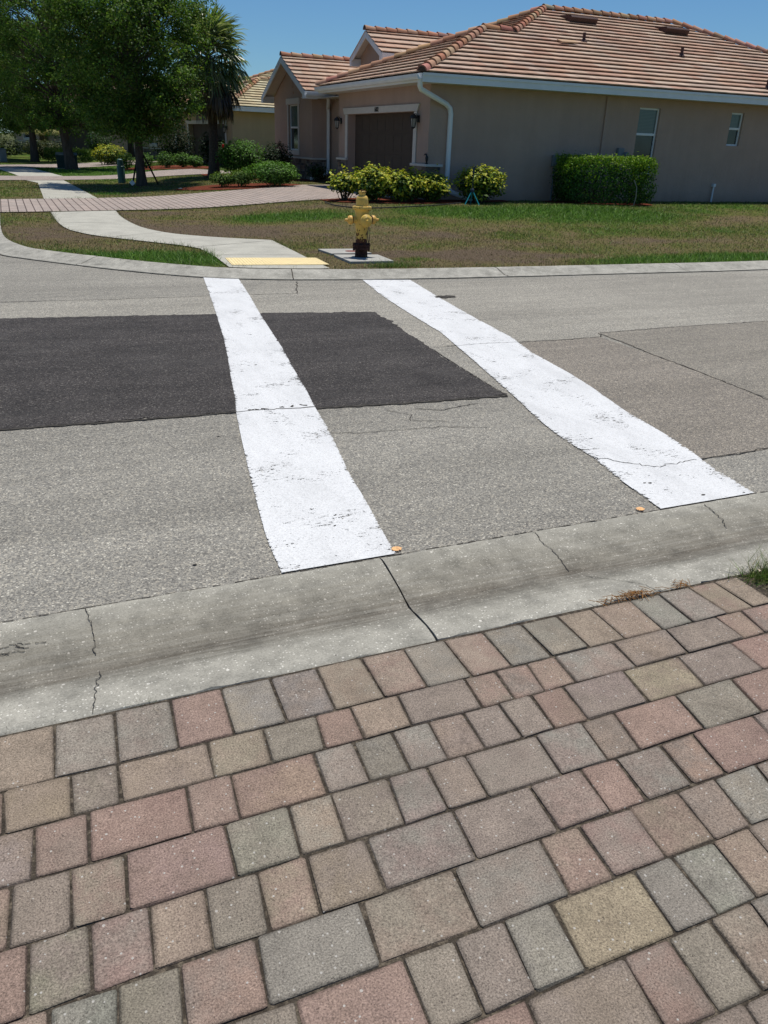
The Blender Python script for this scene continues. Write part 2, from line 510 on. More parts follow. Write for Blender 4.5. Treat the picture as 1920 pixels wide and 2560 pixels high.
def leaf_mat(name, rough=.55, trans=.2, spec=.16):
    n = N(name)
    c = n.attr('Col')
    n.base(c, rough, spec)
    tl = n.t.nodes.new('ShaderNodeBsdfTranslucent'); n.lk(n.mix(1, c, (1.25, 1.35, .6), 'MULTIPLY'), tl.inputs[0])
    mx = n.t.nodes.new('ShaderNodeMixShader'); mx.inputs[0].default_value = trans
    n.lk(n.b.outputs[0], mx.inputs[1]); n.lk(tl.outputs[0], mx.inputs[2]); n.lk(mx.outputs[0], n.o.inputs['Surface'])
    return n.m
M_leaf = leaf_mat('leaf')
M_leaf_oak = leaf_mat('oak_leaf', .55, .34, .15)
M_frond = leaf_mat('palm_frond', .36, .42, .5)
n = N('bark')
c = n.ramp(n.noise(9, 6, .7, vec=n.scale((1, 1, .25))), [(.3, (.045, .034, .026)), (.7, (.13, .105, .085))])
n.bump(n.noise(16, 5, .7, vec=n.scale((1, 1, .2))), 1, .03)
M_bark = n.base(c, .95, .1)
n = N('palm_trunk')
c = n.ramp(n.noise(12, 5, .7, vec=n.scale((1, 1, 2.2))), [(.3, (.05, .04, .033)), (.7, (.15, .12, .095))])
n.bump(n.noise(14, 4, .7, vec=n.scale((1, 1, 2.5))), 1, .04)
M_ptrunk = n.base(c, .95, .1)
n = N('mulch')
c = n.ramp(n.noise(45, 5, .75), [(.3, (.05, .014, .008)), (.55, (.19, .05, .025)), (.75, (.32, .11, .06))])
n.bump(n.noise(40, 4, .8), 1, .04)
M_mulch = n.base(c, .95, .1)
# house
def stucco(name, c):
    n = N(name)
    k = n.mix(1, c, n.ramp(n.noise(1.3, 5, .6), [(.3, .94), (.7, 1.05)]), 'MULTIPLY')
    k = n.mix(1, k, n.ramp(n.noise(90, 3, .7), [(.3, .9), (.7, 1.08)]), 'MULTIPLY')
    z = n.sep(n.obj)[2]
    splash = n.ramp(n.math('ADD', z, n.math('MULTIPLY', n.noise(3, 4), .3)), [(.1, (.82, .78, .74)), (.42, (1, 1, 1))])
    k = n.mix(1, k, splash, 'MULTIPLY')
    k = n.mix(1, k, n.ramp(n.noise(2.2, 5, .65, vec=n.scale((1.6, 1.6, .12))), [(.3, .955), (.65, 1.02)]), 'MULTIPLY')
    n.bump(n.math('ADD', n.noise(60, 4, .75), n.noise(14, 4)), .9, .012)
    return n.base(k, .92, .15)
M_trim = plain('trim_cream', (.60, .55, .48), .7, .2, 0, .05)
M_white = plain('white_paint', (.74, .76, .76), .5, .35, 0, .06, 3)
M_gutter = plain('gutter_white', (.76, .78, .77), .4, .4, 0, .08, 2)
M_soffit = plain('soffit', (.58, .55, .5), .8, .2, 0, .05)
M_vinyl = plain('vinyl_frame', (.72, .74, .74), .4, .4, 0, .03)
M_door = plain('garage_door_brown', (.078, .056, .043), .6, .25, 0, .1, 5)
M_black = plain('black_metal', (.015, .015, .016), .5, .4)
n = N('window_glass')
M_glass = n.base(n.mix(n.ramp(n.noise(2.2, 3), [(.4, 0), (.6, 1)]), (.018, .026, .028), (.03, .042, .044)), .06, .6)
n = N('window_blind')
wv = n.t.nodes.new('ShaderNodeTexWave'); wv.bands_direction = 'Z'; wv.inputs['Scale'].default_value = 9; n.lk(n.obj, wv.inputs['Vector'])
M_blind = n.base(n.mix(wv.outputs['Fac'], (.07, .10, .095), (.12, .16, .15)), .12, .6)
n = N('lantern_glass'); M_lglass = n.base((.30, .29, .26), .2, .5)
n = N('ledge_stone')
c = n.mix(1, n.attr('Col'), n.ramp(n.noise(24, 5, .7), [(.3, .6), (.7, 1.35)]), 'MULTIPLY')
n.bump(n.noise(30, 5, .7), 1, .02)
M_stone = n.base(c, .92, .15)
def tile_mat(name, tint):
    n = N(name)
    c = n.mix(1, n.attr('Col'), n.ramp(n.noise(3, 4, .6, vec=n.scale((1, 1, 3))), [(.28, .86), (.72, 1.12)]), 'MULTIPLY')
    c = n.mix(1, c, n.ramp(n.noise(.6, 4, .6), [(.3, .88), (.7, 1.1)]), 'MULTIPLY')
    c = n.mix(1, c, tint, 'MULTIPLY')
    n.bump(n.noise(60, 4, .7), .5, .008)
    return n.base(c, .85, .2)
M_tile = tile_mat('roof_tile', (.96, .92, .90))
M_tile2 = tile_mat('roof_tile_tan', (1.02, 1.10, 1.02))
M_brown_metal = plain('brown_vent_metal', (.075, .036, .028), .6, .3)
# hydrant
n = N('hydrant_paint')
z = n.sep(n.obj)[2]
k = n.noise(22, 5, .7)
low = n.ramp(z, [(.16, .52), (.20, .30), (.27, .12), (.40, .075), (.5, .0), (.64, .02), (.70, .09), (.76, .02), (.85, .05), (.9, .2)])
rust = n.math('GREATER_THAN', n.math('ADD', k, low), .665)
yel = n.mix(1, (.70, .46, .095), n.ramp(n.noise(9, 5, .6), [(.3, .84), (.7, 1.1)]), 'MULTIPLY')
rc = n.ramp(n.noise(60, 4, .7), [(.3, (.03, .012, .009)), (.7, (.14, .05, .025))])
n.bump(n.noise(120, 3), .25, .003)
M_hyd = n.base(n.mix(rust, yel, rc), n.mix(rust, (.45, .45, .45), (.95, .95, .95)), .4)
M_rust = plain('rusty_iron', (.055, .026, .02), .9, .2, 0, .5, 30, .8)
M_hydcap = plain('hydrant_cap_orange', (.72, .42, .09), .5, .4, 0, .15, 12)
M_chain = plain('chain_steel', (.06, .06, .055), .5, .4, .6)
n = N('tactile_yellow')
M_tact = n.base(n.mix(1, (.84, .68, .36), n.ramp(n.noise(8, 4), [(.3, .92), (.7, 1.06)]), 'MULTIPLY'), .7, .25)
M_teal = plain('teal_plastic', (.02, .30, .34), .4, .4)
M_dkteal = plain('dark_blue_plastic', (.012, .028, .05), .5, .4)
M_green = plain('utility_green', (.05, .115, .09), .5, .35, 0, .1)
M_dkgreen = plain('box_green', (.018, .040, .035), .55, .3, 0, .12)
M_greybox = plain('grey_box', (.17, .19, .19), .5, .4)
M_hose = plain('black_hose', (.02, .02, .02), .6, .3)
M_card = plain('white_card', (.75, .75, .72), .6, .2)
M_wood = plain('stake_wood', (.03, .025, .02), .9, .1)
M_red = plain('hibiscus_red', (.65, .02, .02), .5, .3)
M_stem = plain('shrub_stem', (.11, .085, .06), .9, .1)
M_pale = plain('pale_stem', (.34, .30, .24), .8, .1)
M_needle = plain('dry_needles', (.26, .13, .045), .9, .1, 0, .4, 40)

# ================================================================== THE SETTING
def S(o): return tag(o, kind='structure')
rng = np.random.default_rng(7)
def flat(z): return lambda x, y: np.full(np.shape(x), z)
def svflat(o):
    o.rotation_euler = (0, 0, AR); return o
# ground to the horizon, road sheet
b = MB(); b.face([(-700, -700, -.06), (700, -700, -.06), (700, 900, -.06), (-700, 900, -.06)])
S(b.build('ground', M_ground))
b = MB(); b.face([(-60, 2.722, 0), (80, 2.722, 0), (80, 14, 0), (-60, 14, 0)]); b.face([(-60, 14, 0), (-2, 14, 0), (-2, 120, 0), (-60, 120, 0)])
S(svflat(b.build('road', M_road)))
def svpoly(name, pts, z, mat, jit=.012, d=.08):
    p = dens(pts, d)
    q = [(s + rng.normal(0, jit * .5), v + rng.normal(0, jit * .5)) for s, v in p]
    me = bpy.data.meshes.new(name); me.from_pydata([(s, v, z) for s, v in q], [], [tuple(range(len(q)))])
    me.materials.append(mat); o = bpy.data.objects.new(name, me); link(o)
    bm = bmesh.new(); bm.from_mesh(me)
    for f in bm.faces:
        if f.normal.z < 0: f.normal_flip()
    bm.to_mesh(me); bm.free()
    return S(svflat(o))
def ribbon(mb, pts, w, zf, mi=0, jit=.004, d=.04):
    p = dens(pts, d, False)
    p = [(x + rng.normal(0, jit), y + rng.normal(0, jit)) for x, y in p]
    L = []; Rr = []
    for i, (x, y) in enumerate(p):
        a = np.array(p[max(i - 1, 0)]); c = np.array(p[min(i + 1, len(p) - 1)])
        t = (c - a) / (np.hypot(*(c - a)) + 1e-9)
        ww = w * (.5 + .55 * rng.random()) * .5
        L.append((x - t[1] * ww, y + t[0] * ww)); Rr.append((x + t[1] * ww, y - t[0] * ww))
    for i in range(len(p) - 1):
        q = [Rr[i], Rr[i + 1], L[i + 1], L[i]]
        mb.face([(x, y, zf(x, y)) for x, y in q], mi)
# sheets of different age
svpoly('road_section', [(-40, 6.45), (3.60, 6.17), (4.85, 6.125), (4.96, 6.281), (7.2, 6.315), (40, 6.35), (40, 9.0), (4.4, 9.45), (3.1, 9.7), (2.6, 9.9), (2.2, 9.05), (-.4, 9.12), (-40, 9.3)], .0015, M_road_far)
svpoly('road_section', [(3.5, 6.18), (3.968, 6.126), (4.85, 6.12), (4.878, 5.364), (4.851, 4.755), (4.778, 4.033), (4.72, 3.25), (3.937, 3.24), (3.15, 3.23), (3.2, 5.0)], .0025, M_road_brown)
svpoly('road_section', [(4.955, 6.275), (5.995, 6.318), (7.192, 6.305), (40, 6.33), (40, 3.28), (4.74, 3.26), (4.795, 4.049), (4.878, 5.364)], .0025, M_road_grey)
svpoly('asphalt_patch', [(-5.5, 5.0), (-.325, 4.955), (1.064, 4.877), (1.611, 4.807), (2.162, 4.741), (2.964, 4.685), (2.999, 5.255), (3.064, 6.043), (3.147, 6.878), (3.209, 7.787), (1.998, 7.99), (-.374, 8.306), (-5.5, 8.5)], .0045, M_patch, .024, .05)
b = MB()
zc = lambda x, y: .004
for pts, w in (([(3.26, 6.18), (3.859, 6.155), (4.392, 6.113), (4.855, 6.129), (4.96, 6.281), (5.468, 6.3), (5.995, 6.322), (7.192, 6.312), (12, 6.33)], .013),
               ([(4.945, 6.249), (4.921, 5.854), (4.878, 5.364), (4.851, 4.755), (4.778, 4.033), (4.73, 3.3)], .013),
               ([(3.2, 3.236), (3.363, 3.225), (3.551, 3.231), (3.728, 3.222), (3.937, 3.24), (5.2, 3.25)], .013),
               ([(-1, 9.19), (.033, 9.142), (.384, 9.106), (.705, 9.082), (.957, 9.083), (1.638, 9.063), (2.169, 9.067), (2.744, 9.01), (2.86, 9.4), (3.0, 9.85)], .014),
               ([(2.987, 3.257), (3.051, 3.198), (3.232, 3.209)], .01),
               ([(2.0, 4.62), (2.12, 4.5), (2.08, 4.38), (2.3, 4.3)], .006), ([(2.2, 4.6), (2.38, 4.52), (2.66, 4.58)], .008), ([(1.35, 4.35), (1.7, 4.25), (2.2, 4.22), (2.5, 4.1)], .006)):
    ribbon(b, pts, w, zc, 0, .007)
S(svflat(b.build('road_crack', M_crack)))
b = MB(); ribbon(b, [(-5.5, 4.985), (-.325, 4.942), (1.064, 4.864), (1.611, 4.795), (2.162, 4.728), (2.964, 4.672)], .035, lambda x, y: .006, 0, .006)
ribbon(b, [(2.964, 4.672), (2.999, 5.255), (3.064, 6.043)], .012, lambda x, y: .006, 0, .004)
S(svflat(b.build('patch_seam', M_crack)))
b = MB(); p = [(4.364 + .11 * math.cos(t) * (1 + .9 * rng.random()), 8.42 + .05 * math.sin(t) * (1 + .9 * rng.random())) for t in np.linspace(0, 2 * math.pi, 18)[:-1]]
b.face([(x, y, .0085) for x, y in p]); S(svflat(b.build('tar_spot', M_crack)))
b = MB()
for cx, cy, r in ((.437, 2.93, .008), (.86, 4.45, .007)):
    if r: b.face([(cx + r * math.cos(t) * (1 + .7 * rng.random()), cy + .6 * r * math.sin(t) * (1 + .7 * rng.random()), .004) for t in np.linspace(0, 2 * math.pi, 14)[:-1]])
S(svflat(b.build('oil_spot', M_crack)))
# crosswalk stripes
def stripe(Lp, Rp, z):
    def resamp(p, n):
        p = np.array(p); o = np.argsort(p[:, 1])[::-1]; p = p[o]
        d = np.r_[0, np.cumsum(np.hypot(*np.diff(p, axis=0).T))]; t = np.linspace(0, d[-1], n)
        return np.c_[np.interp(t, d, p[:, 0]), np.interp(t, d, p[:, 1])]
    n = 60; a = resamp(Lp, n); c = resamp(Rp, n)
    b = MB(); k = 6
    P = [[a[i] + (c[i] - a[i]) * (j / k) for j in range(k + 1)] for i in range(n)]
    for i in range(n - 1):
        for j in range(k):
            q = [P[i + 1][j], P[i + 1][j + 1], P[i][j + 1], P[i][j]]
            b.face([(*x, z) for x in q], 0, None, [(j / k, (i + 1) / n), ((j + 1) / k, (i + 1) / n), ((j + 1) / k, i / n), (j / k, i / n)])
    return S(svflat(b.build('crosswalk_stripe', M_paint)))
S1L = [[1.948, 10.483], [1.8, 9.417], [1.607, 8.063], [1.452, 7.024], [1.322, 6.256], [1.226, 5.746], [1.126, 5.162], [1.059, 4.853], [.974, 4.349], [.886, 3.807], [.833, 3.458], [.773, 3.041], [.752, 2.74]]
S1R = [[2.368, 10.403], [2.179, 8.959], [2.032, 7.961], [1.93, 7.209], [1.844, 6.525], [1.732, 5.816], [1.647, 5.215], [1.575, 4.791], [1.526, 4.4], [1.433, 3.897], [1.379, 3.602], [1.349, 3.354], [1.307, 3.071], [1.274, 2.866], [1.26, 2.738]]
S2L = [[3.858, 9.781], [3.653, 8.635], [3.53, 7.6], [3.434, 6.66], [3.254, 5.786], [3.083, 5.007], [2.99, 4.576], [2.884, 4.154], [2.818, 3.779], [2.802, 3.436], [2.739, 3.13], [2.71, 2.914], [2.688, 2.735]]
S2R = [[4.482, 9.658], [4.26, 8.315], [4.101, 7.204], [3.995, 6.303], [3.857, 5.75], [3.766, 5.032], [3.701, 4.689], [3.563, 4.113], [3.506, 3.7], [3.449, 3.391], [3.368, 3.125], [3.334, 2.907], [3.304, 2.735]]
stripe(S1L, S1R, .0075); stripe(S2L, S2R, .0075)
for s, v in ((1.278, 2.775), (2.586, 2.765)):
    b = MB(); b.face([(s + .021 * math.cos(t) * (1 + .2 * rng.random()), v + .017 * math.sin(t) * (1 + .2 * rng.random()), 0.0095) for t in np.linspace(0, 2 * math.pi, 20)[:-1]])
    S(svflat(b.build('orange_paint_mark', M_orange)))

b = MB()
zt_ = lambda x, y: .0092
ribbon(b, [(1.02, 4.872), (1.3, 4.845), (1.57, 4.815)], .012, zt_, 0, .006, .03)
for k in range(9):
    cx = rng.uniform(1.1, 1.5); ribbon(b, [(cx, 4.875 + rng.normal(0, .012)), (cx + .03 * rng.random() + .01, 4.88 + rng.normal(0, .012))], .016, zt_, 0, .004, .01)
ribbon(b, [(2.80, 3.44), (2.90, 3.34), (2.987, 3.257), (3.051, 3.20), (3.232, 3.21), (3.36, 3.225)], .006, zt_, 0, .007, .02)
ribbon(b, [(3.33, 6.15), (3.6, 6.16), (3.97, 6.13)], .006, zt_, 0, .005, .03)
for cx, cy, r in ((3.02, 2.80, .009), (2.86, 3.02, .009), (2.83, 3.03, .007)):
    b.face([(cx + r * math.cos(t) * (1 + .6 * rng.random()), cy + .6 * r * math.sin(t) * (1 + .6 * rng.random()), .0095) for t in np.linspace(0, 2 * math.pi, 12)[:-1]])
S(svflat(b.build('stripe_wear', M_crack)))
b = MB()
for k in range(330):
    if rng.random() < .15: continue
    x0 = -4 + k * .03; ribbon(b, [(x0, 2.733), (x0 + .032, 2.733)], .004 + .012 * rng.random() ** 3, lambda x, y: .0038, 0, .0012, .016)
S(svflat(b.build('gutter_seam', M_crack)))

# near gutter: profile across v, swept along s
NP = [(2.052, -.03), (2.058, .020), (2.066, .028), (2.095, .030), (2.16, .024), (2.25, .008), (2.31, -.004), (2.345, -.008), (2.39, -.004), (2.47, .006), (2.56, .013), (2.63, .017), (2.675, .018), (2.70, .015), (2.718, .009), (2.727, .001), (2.73, -.03)]
def ncz(v): return float(np.interp(v, [a for a, _ in NP], [c for _, c in NP]))
def jskew(v): return (v - 2.127) / .59 * .05 - .025
b = MB()
for j0, j1 in ((-8.05, -5.0), (-5.0, -1.95), (-1.95, 1.15), (1.15, 4.22), (4.22, 7.3), (7.3, 10.4)):
    ns = 60
    ss = np.linspace(j0 + .004, j1 - .004, ns)
    wob = rng.normal(0, .0012, (ns, len(NP)))
    row = [[(s + jskew(v), v + (rng.normal(0, .003) if k in (1, 2) else 0), z + wob[i, k]) for k, (v, z) in enumerate(NP)] for i, s in enumerate(ss)]
    for i in range(ns - 1):
        for k in range(len(NP) - 1):
            b.face([row[i][k], row[i + 1][k], row[i + 1][k + 1], row[i][k + 1]])
    for i in (0, ns - 1): b.face(row[i] if i == 0 else row[i][::-1])
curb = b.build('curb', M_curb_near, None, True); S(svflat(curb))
b = MB(); b.bb(-9, 11, 2.056, 2.725, -.05, -.022); S(svflat(b.build('curb_bed', M_groove)))
b = MB()
zc = lambda x, y: ncz(y) + .0035
ribbon(b, [(-.002, 2.72), (.002, 2.635), (.012, 2.59), (.012, 2.509), (.008, 2.409)], .0034, zc, 0, .0035, .012)
ribbon(b, [(.016, 2.33), (0, 2.249), (-.009, 2.198), (-.009, 2.156), (-.024, 2.07)], .0034, zc, 0, .004, .012)
ribbon(b, [(1.932, 2.708), (1.919, 2.648), (1.906, 2.611), (1.914, 2.544), (1.911, 2.478), (1.89, 2.373)], .004, zc, 0, .003, .012)
ribbon(b, [(2.913, 2.683), (2.894, 2.59), (2.881, 2.523), (2.839, 2.459)], .005, zc, 0, .003, .012)
ribbon(b, [(1.93, 2.30), (2.0, 2.22), (2.08, 2.12), (2.09, 2.07)], .003, zc, 0, .003, .012)
for k in range(9):
    cx, cy = -.235 + rng.normal(0, .06), 2.535 + rng.normal(0, .016)
    a = rng.random() * 6
    ribbon(b, [(cx - .02, cy + rng.normal(0, .006)), (cx, cy), (cx + .02, cy + rng.normal(0, .008))], .004, zc, 0, .003, .008)
S(svflat(b.build('curb_crack', M_crack)))

# near paver apron
PAV = dict(lines=[[-0.0047,2.0601],[0.0054,1.823],[0.0067,1.6712],[0.0083,1.5024],[0.0083,1.3346],[0.0084,1.1682],[0.0038,1.0065],[0.0045,0.8328],[-0.0131,0.678]], rows=[[[-0.132,-0.14],[0.034,0.022],[0.197,0.184],[0.355,0.345],[0.516,0.506],[0.673,0.659],[0.828,0.824],[0.989,0.973],[1.141,1.133],[1.293,1.287],[1.453,1.448],[1.607,1.602],[1.763,1.758],[1.94,1.93],[2.082,2.07],[2.232,2.24],[2.365,2.37],[2.482,2.479]],[[-0.266,-0.267],[-0.1,-0.104],[0.022,0.016],[0.268,0.256],[0.428,0.418],[0.593,0.574],[0.705,0.692],[0.864,0.85],[1.104,1.088],[1.221,1.205],[1.342,1.317],[1.453,1.442],[1.697,1.683],[1.935,1.908],[2.171,2.166],[2.299,2.272]],[[-0.193,-0.198],[-0.068,-0.075],[0.179,0.169],[0.301,0.289],[0.539,0.526],[0.656,0.646],[0.779,0.767],[0.901,0.885],[1.019,1.006],[1.142,1.13],[1.261,1.244],[1.384,1.366],[1.624,1.598],[1.857,1.83],[2.099,2.086]],[[-0.245,-0.252],[-0.119,-0.126],[0.006,-0.006],[0.25,0.24],[0.414,0.399],[0.533,0.516],[0.697,0.677],[0.813,0.8],[0.934,0.921],[1.175,1.154],[1.337,1.311],[1.458,1.427],[1.7,1.672],[1.935,1.903]],[[-0.211,-0.216],[-0.087,-0.093],[0.039,0.029],[0.163,0.151],[0.287,0.273],[0.408,0.393],[0.565,0.551],[0.807,0.793],[1.049,1.033],[1.212,1.196],[1.337,1.314],[1.496,1.473],[1.619,1.591],[1.859,1.823]],[[-0.177,-0.182],[-0.048,-0.06],[0.078,0.065],[0.242,0.228],[0.486,0.472],[0.727,0.711],[0.97,0.948],[1.089,1.078],[1.252,1.231],[1.413,1.391],[1.545,1.512],[1.696,1.651]],[[0.153,0.134],[0.281,0.262],[0.519,0.509],[0.642,0.622],[0.764,0.745],[0.891,0.871],[1.132,1.111],[1.249,1.236],[1.376,1.353],[1.497,1.471]],[[0.717,0.695],[0.962,0.942],[1.082,1.068],[1.205,1.185],[1.327,1.298]]], co=["TGGPGGHTHTGGTTGMTTT", "TTOTTOPTMQPQMQMPP", "MQPTPHMMMMMPMYMP", "PBTPOHMMBBMMPOP", "POPTOTQMMQPMPPM", "TGOPGMMQPQQGM", "POPOMGYGGTM", "PQPOMM"])
PCOL = dict(G=(.292, .276, .240), H=(.32, .283, .226), T=(.352, .280, .215), P=(.328, .228, .188), Q=(.305, .236, .188), M=(.290, .240, .205), O=(.282, .252, .204), Y=(.375, .31, .215), B=(.298, .245, .203))
PV, PF, PC, PC2, PE = [], [], [], [], []
def paver(q, code):
    c = (np.array(PCOL[code]) * .74 + np.array([.275, .246, .212]) * .22) * (1.0, .966, .91) * (1 + rng.normal(0, .05)) * (1 + rng.normal(0, .02, 3))
    c2k = {'G': 'GHM', 'H': 'GT', 'T': 'TTP', 'P': 'PPM', 'Q': 'MP', 'M': 'MGQ', 'O': 'OOM', 'Y': 'YQ', 'B': 'BM'}[code]
    c2 = (np.array(PCOL[c2k[rng.integers(len(c2k))]]) * .74 + np.array([.275, .246, .212]) * .22) * (1.0, .966, .91) * (1 + rng.normal(0, .04))
    q = np.array(q) + rng.normal(0, .0016, (4, 2))
    ctr = q.mean(0)
    gap = .0018
    e = np.roll(q, -1, 0) - q; ln = np.hypot(e[:, 0], e[:, 1])[:, None]; nn = np.c_[-e[:, 1], e[:, 0]] / ln     # inward for ccw
    def inset(d):
        out = []
        for i in range(4):
            a, c_ = q[i - 1] + nn[i - 1] * d, q[i] + nn[i] * d
            da, db = e[i - 1], e[i]
            M_ = np.array([da, -db]).T
            if abs(np.linalg.det(M_)) < 1e-9: out.append(c_)
            else:
                t = np.linalg.solve(M_, c_ - a); out.append(a + da * t[0])
        return np.array(out)
    def rounded(d, r):
        p = inset(d); out = []
        for i in range(4):
            a = p[i - 1] - p[i]; c_ = p[(i + 1) % 4] - p[i]
            a /= np.hypot(*a); c_ /= np.hypot(*c_)
            out += [p[i] + a * r, p[i] + (a + c_) * r * .29, p[i] + c_ * r]
        return np.array(out)
    zt = .030 + rng.normal(0, .0012); tl = rng.normal(0, .004, 2)
    rings = [(rounded(gap + .0005, .007), -.035), (rounded(gap + .0005, .007), -.0065), (rounded(gap + .0015, .007), -.0025), (rounded(gap + .004, .008), -.0005), (rounded(gap + .007, .008), 0), (rounded(gap + .024, .008), 0)]
    base = len(PV)
    for k, (rg, dz) in enumerate(rings):
        jit = rng.normal(0, .0011, rg.shape) if k < 4 else 0
        for x, y in rg + jit:
            PV.append((x, y, zt + dz + (x - ctr[0]) * tl[0] + (y - ctr[1]) * tl[1]))
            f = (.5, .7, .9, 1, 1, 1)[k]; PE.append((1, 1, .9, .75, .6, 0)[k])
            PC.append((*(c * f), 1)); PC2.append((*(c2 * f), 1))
    n_ = 12
    for k in range(len(rings) - 1):
        for i in range(n_):
            j = (i + 1) % n_
            PF.append((base + k * n_ + i, base + k * n_ + j, base + (k + 1) * n_ + j, base + (k + 1) * n_ + i))
    PF.append(tuple(base + 5 * n_ + i for i in range(n_)))
lines = PAV['lines'] + [[0, .678 - .166 * k - .166] for k in range(14)]
allc = 'GTPQMOBMQMPMOTH'
for i in range(len(lines) - 1):
    k0, b0 = lines[i]; k1, b1 = lines[i + 1]
    J = [list(x) for x in PAV['rows'][i]] if i < len(PAV['rows']) else [[.35 + .05 * (i % 3), .33 + .05 * (i % 3)]]
    codes = list(PAV['co'][i]) if i < len(PAV['rows']) else ['M', 'P']
    wid = (lambda: .158) if i == 0 else (lambda: [.12, .16, .24, .24][rng.integers(4)])
    smax = 2.47 + max(0, (2.06 - b0)) * 1.1
    while J[0][0] > -4.2:
        w = wid(); J.insert(0, [J[0][0] - w, J[0][1] - w]); codes.insert(0, allc[rng.integers(len(allc))])
    while J[-1][0] < smax:
        w = wid(); J.append([J[-1][0] + w, J[-1][1] + w - .001]); codes.append(allc[rng.integers(len(allc))])
    for j in range(len(J) - 1):
        (t0, u0), (t1, u1) = J[j], J[j + 1]
        q = [(u0, k1 * u0 + b1), (u1, k1 * u1 + b1), (t1, k0 * t1 + b0 - (.006 if i == 0 else 0)), (t0, k0 * t0 + b0 - (.006 if i == 0 else 0))]
        paver(q, codes[j + 1] if j + 1 < len(codes) else 'M')
me = bpy.data.meshes.new('driveway'); me.from_pydata(PV, [], PF); me.materials.append(M_paver)
for nm, arr in (('Col', PC), ('Col2', PC2)):
    at = me.color_attributes.new(nm, 'FLOAT_COLOR', 'POINT'); at.data.foreach_set('color', np.array(arr, np.float32).ravel())
at = me.attributes.new('Edge', 'FLOAT', 'POINT'); at.data.foreach_set('value', np.array(PE, np.float32))
o = bpy.data.objects.new('driveway', me); link(o); S(svflat(o))
b = MB(); b.face([(-5, -2.6, .0248), (7.66, -2.6, .0248), (2.54, 2.06, .0248), (-5, 2.06, .0248)]); S(svflat(b.build('joint_sand', M_sand)))
# lawn beside the apron on the near side
def near_lawn_poly():
    return [sv2w(*p) for p in [(2.52, 2.046), (12, 2.046), (12, -2.6), (7.66, -2.6)]]
S(sheet('lawn', near_lawn_poly(), .3, flat(.0265), M_lawn, None, lambda x, y: np.full(x.shape, .8)))

# far curb
LIP = [(60.0, 38.0), (24, 21.5), (10.5, 15.12), (5.86, 12.92), (3.62, 12.02), (1.71, 11.27), (.42, 10.79), (-.41, 10.53), (-.92, 10.40), (-1.29, 10.32), (-1.72, 10.26), (-2.11, 10.25), (-2.42, 10.28), (-2.8, 10.37), (-3.25, 10.52), (-3.73, 10.71), (-4.17, 10.91), (-4.63, 11.13), (-5.1, 11.37), (-5.54, 11.62)] + [uv2w(*p) for p in [(-.42, 13.6), (-.55, 14.3), (-.62, 15.6), (-.62, 20), (-.62, 30), (-1.6, 42), (-4.5, 60), (-12, 90)]]
LIP = dens(chaikin(LIP, 2), .22, False)
LIPa = np.array(LIP)
tg = np.gradient(LIPa, axis=0); tg /= np.hypot(tg[:, 0], tg[:, 1])[:, None]
nr = np.c_[tg[:, 1], -tg[:, 0]]            # to the lawn side
FP = [(-.004, -.02), (0, .010), (.012, .017), (.062, .018), (.072, .010), (.095, .013), (.16, .027), (.27, .056), (.33, .070), (.40, .077), (.43, .076), (.445, -.02)]
b = MB()
rows = [[(*(LIPa[i] + nr[i] * d), z + rng.normal(0, .0008)) for d, z in FP] for i in range(len(LIPa))]
for i in range(len(rows) - 1):
    for k in range(len(FP) - 1):
        b.face([rows[i][k], rows[i + 1][k], rows[i + 1][k + 1], rows[i][k + 1]])
S(b.build('curb', M_curb_far, None, True))
BACK = LIPa + nr * .435
b = MB()
cum = np.r_[0, np.cumsum(np.hypot(*np.diff(LIPa, axis=0).T))]
k0 = int(np.argmin(np.hypot(LIPa[:, 0] + 1.29, LIPa[:, 1] - 10.32)))
js = [(cum[k0] + 3.05 * t, .012 if t == 0 else .007) for t in range(-8, 9)]
js += [(cum[int(np.argmin(np.hypot(LIPa[:, 0] - 1.71, LIPa[:, 1] - 11.27)))], .01), (cum[int(np.argmin(np.hypot(LIPa[:, 0] - 1.62, LIPa[:, 1] - 11.23)))], .01)]
for c0, w in js:
    i = int(np.argmin(abs(cum - c0)))
    for k in range(1, len(FP) - 2):
        (d0, z0), (d1, z1) = FP[k], FP[k + 1]
        t = tg[i] * w / 2
        p0 = LIPa[i] + nr[i] * d0; p1 = LIPa[i] + nr[i] * d1
        b.face([(*(p0 - t), z0 + .004), (*(p0 + t), z0 + .004), (*(p1 + t), z1 + .004), (*(p1 - t), z1 + .004)])
for i in range(len(LIPa) - 1):     # painted dark shadow line along the asphalt edge
    w = .012 + .01 * rng.random()
    b.face([(*(LIPa[i] - nr[i] * w), .0095), (*(LIPa[i + 1] - nr[i + 1] * w), .0095), (*(LIPa[i + 1] + nr[i + 1] * .002), .0095), (*(LIPa[i] + nr[i] * .002), .0095)])
S(b.build('curb_joint_shadow', M_groove))

# pavements beside the street
WL = [(-2.13, 10.70), (-2.23, 10.94), (-2.49, 11.61), (-2.93, 12.52), (-3.24, 12.80), (-3.67, 13.04), (-4.43, 13.44), (-4.99, 13.78), (-5.32, 14.1), (-5.71, 14.55), (-6.4, 15.85), (-7.25, 17.72)]
WR = [(-.74, 10.68), (-1.18, 11.74), (-1.5, 12.57), (-2.03, 13.9), (-2.86, 14.06), (-3.3, 14.18), (-3.91, 14.46), (-4.53, 15.15), (-4.99, 15.94), (-5.62, 17.24), (-6.16, 18.61)]
wl = [WL[0], WL[1], WL[2]] + chaikin(WL[3:], 1); wr = WR[:3] + [WR[3]] + chaikin(WR[4:], 1)
wr = [(-.83, 10.90)] + wr[1:]
wpoly = [p for p in wr] + [p for p in wl[::-1]] + [tuple(q) for q in BACK[::-1] if -2.10 < q[0] < -.87 and q[1] < 12]
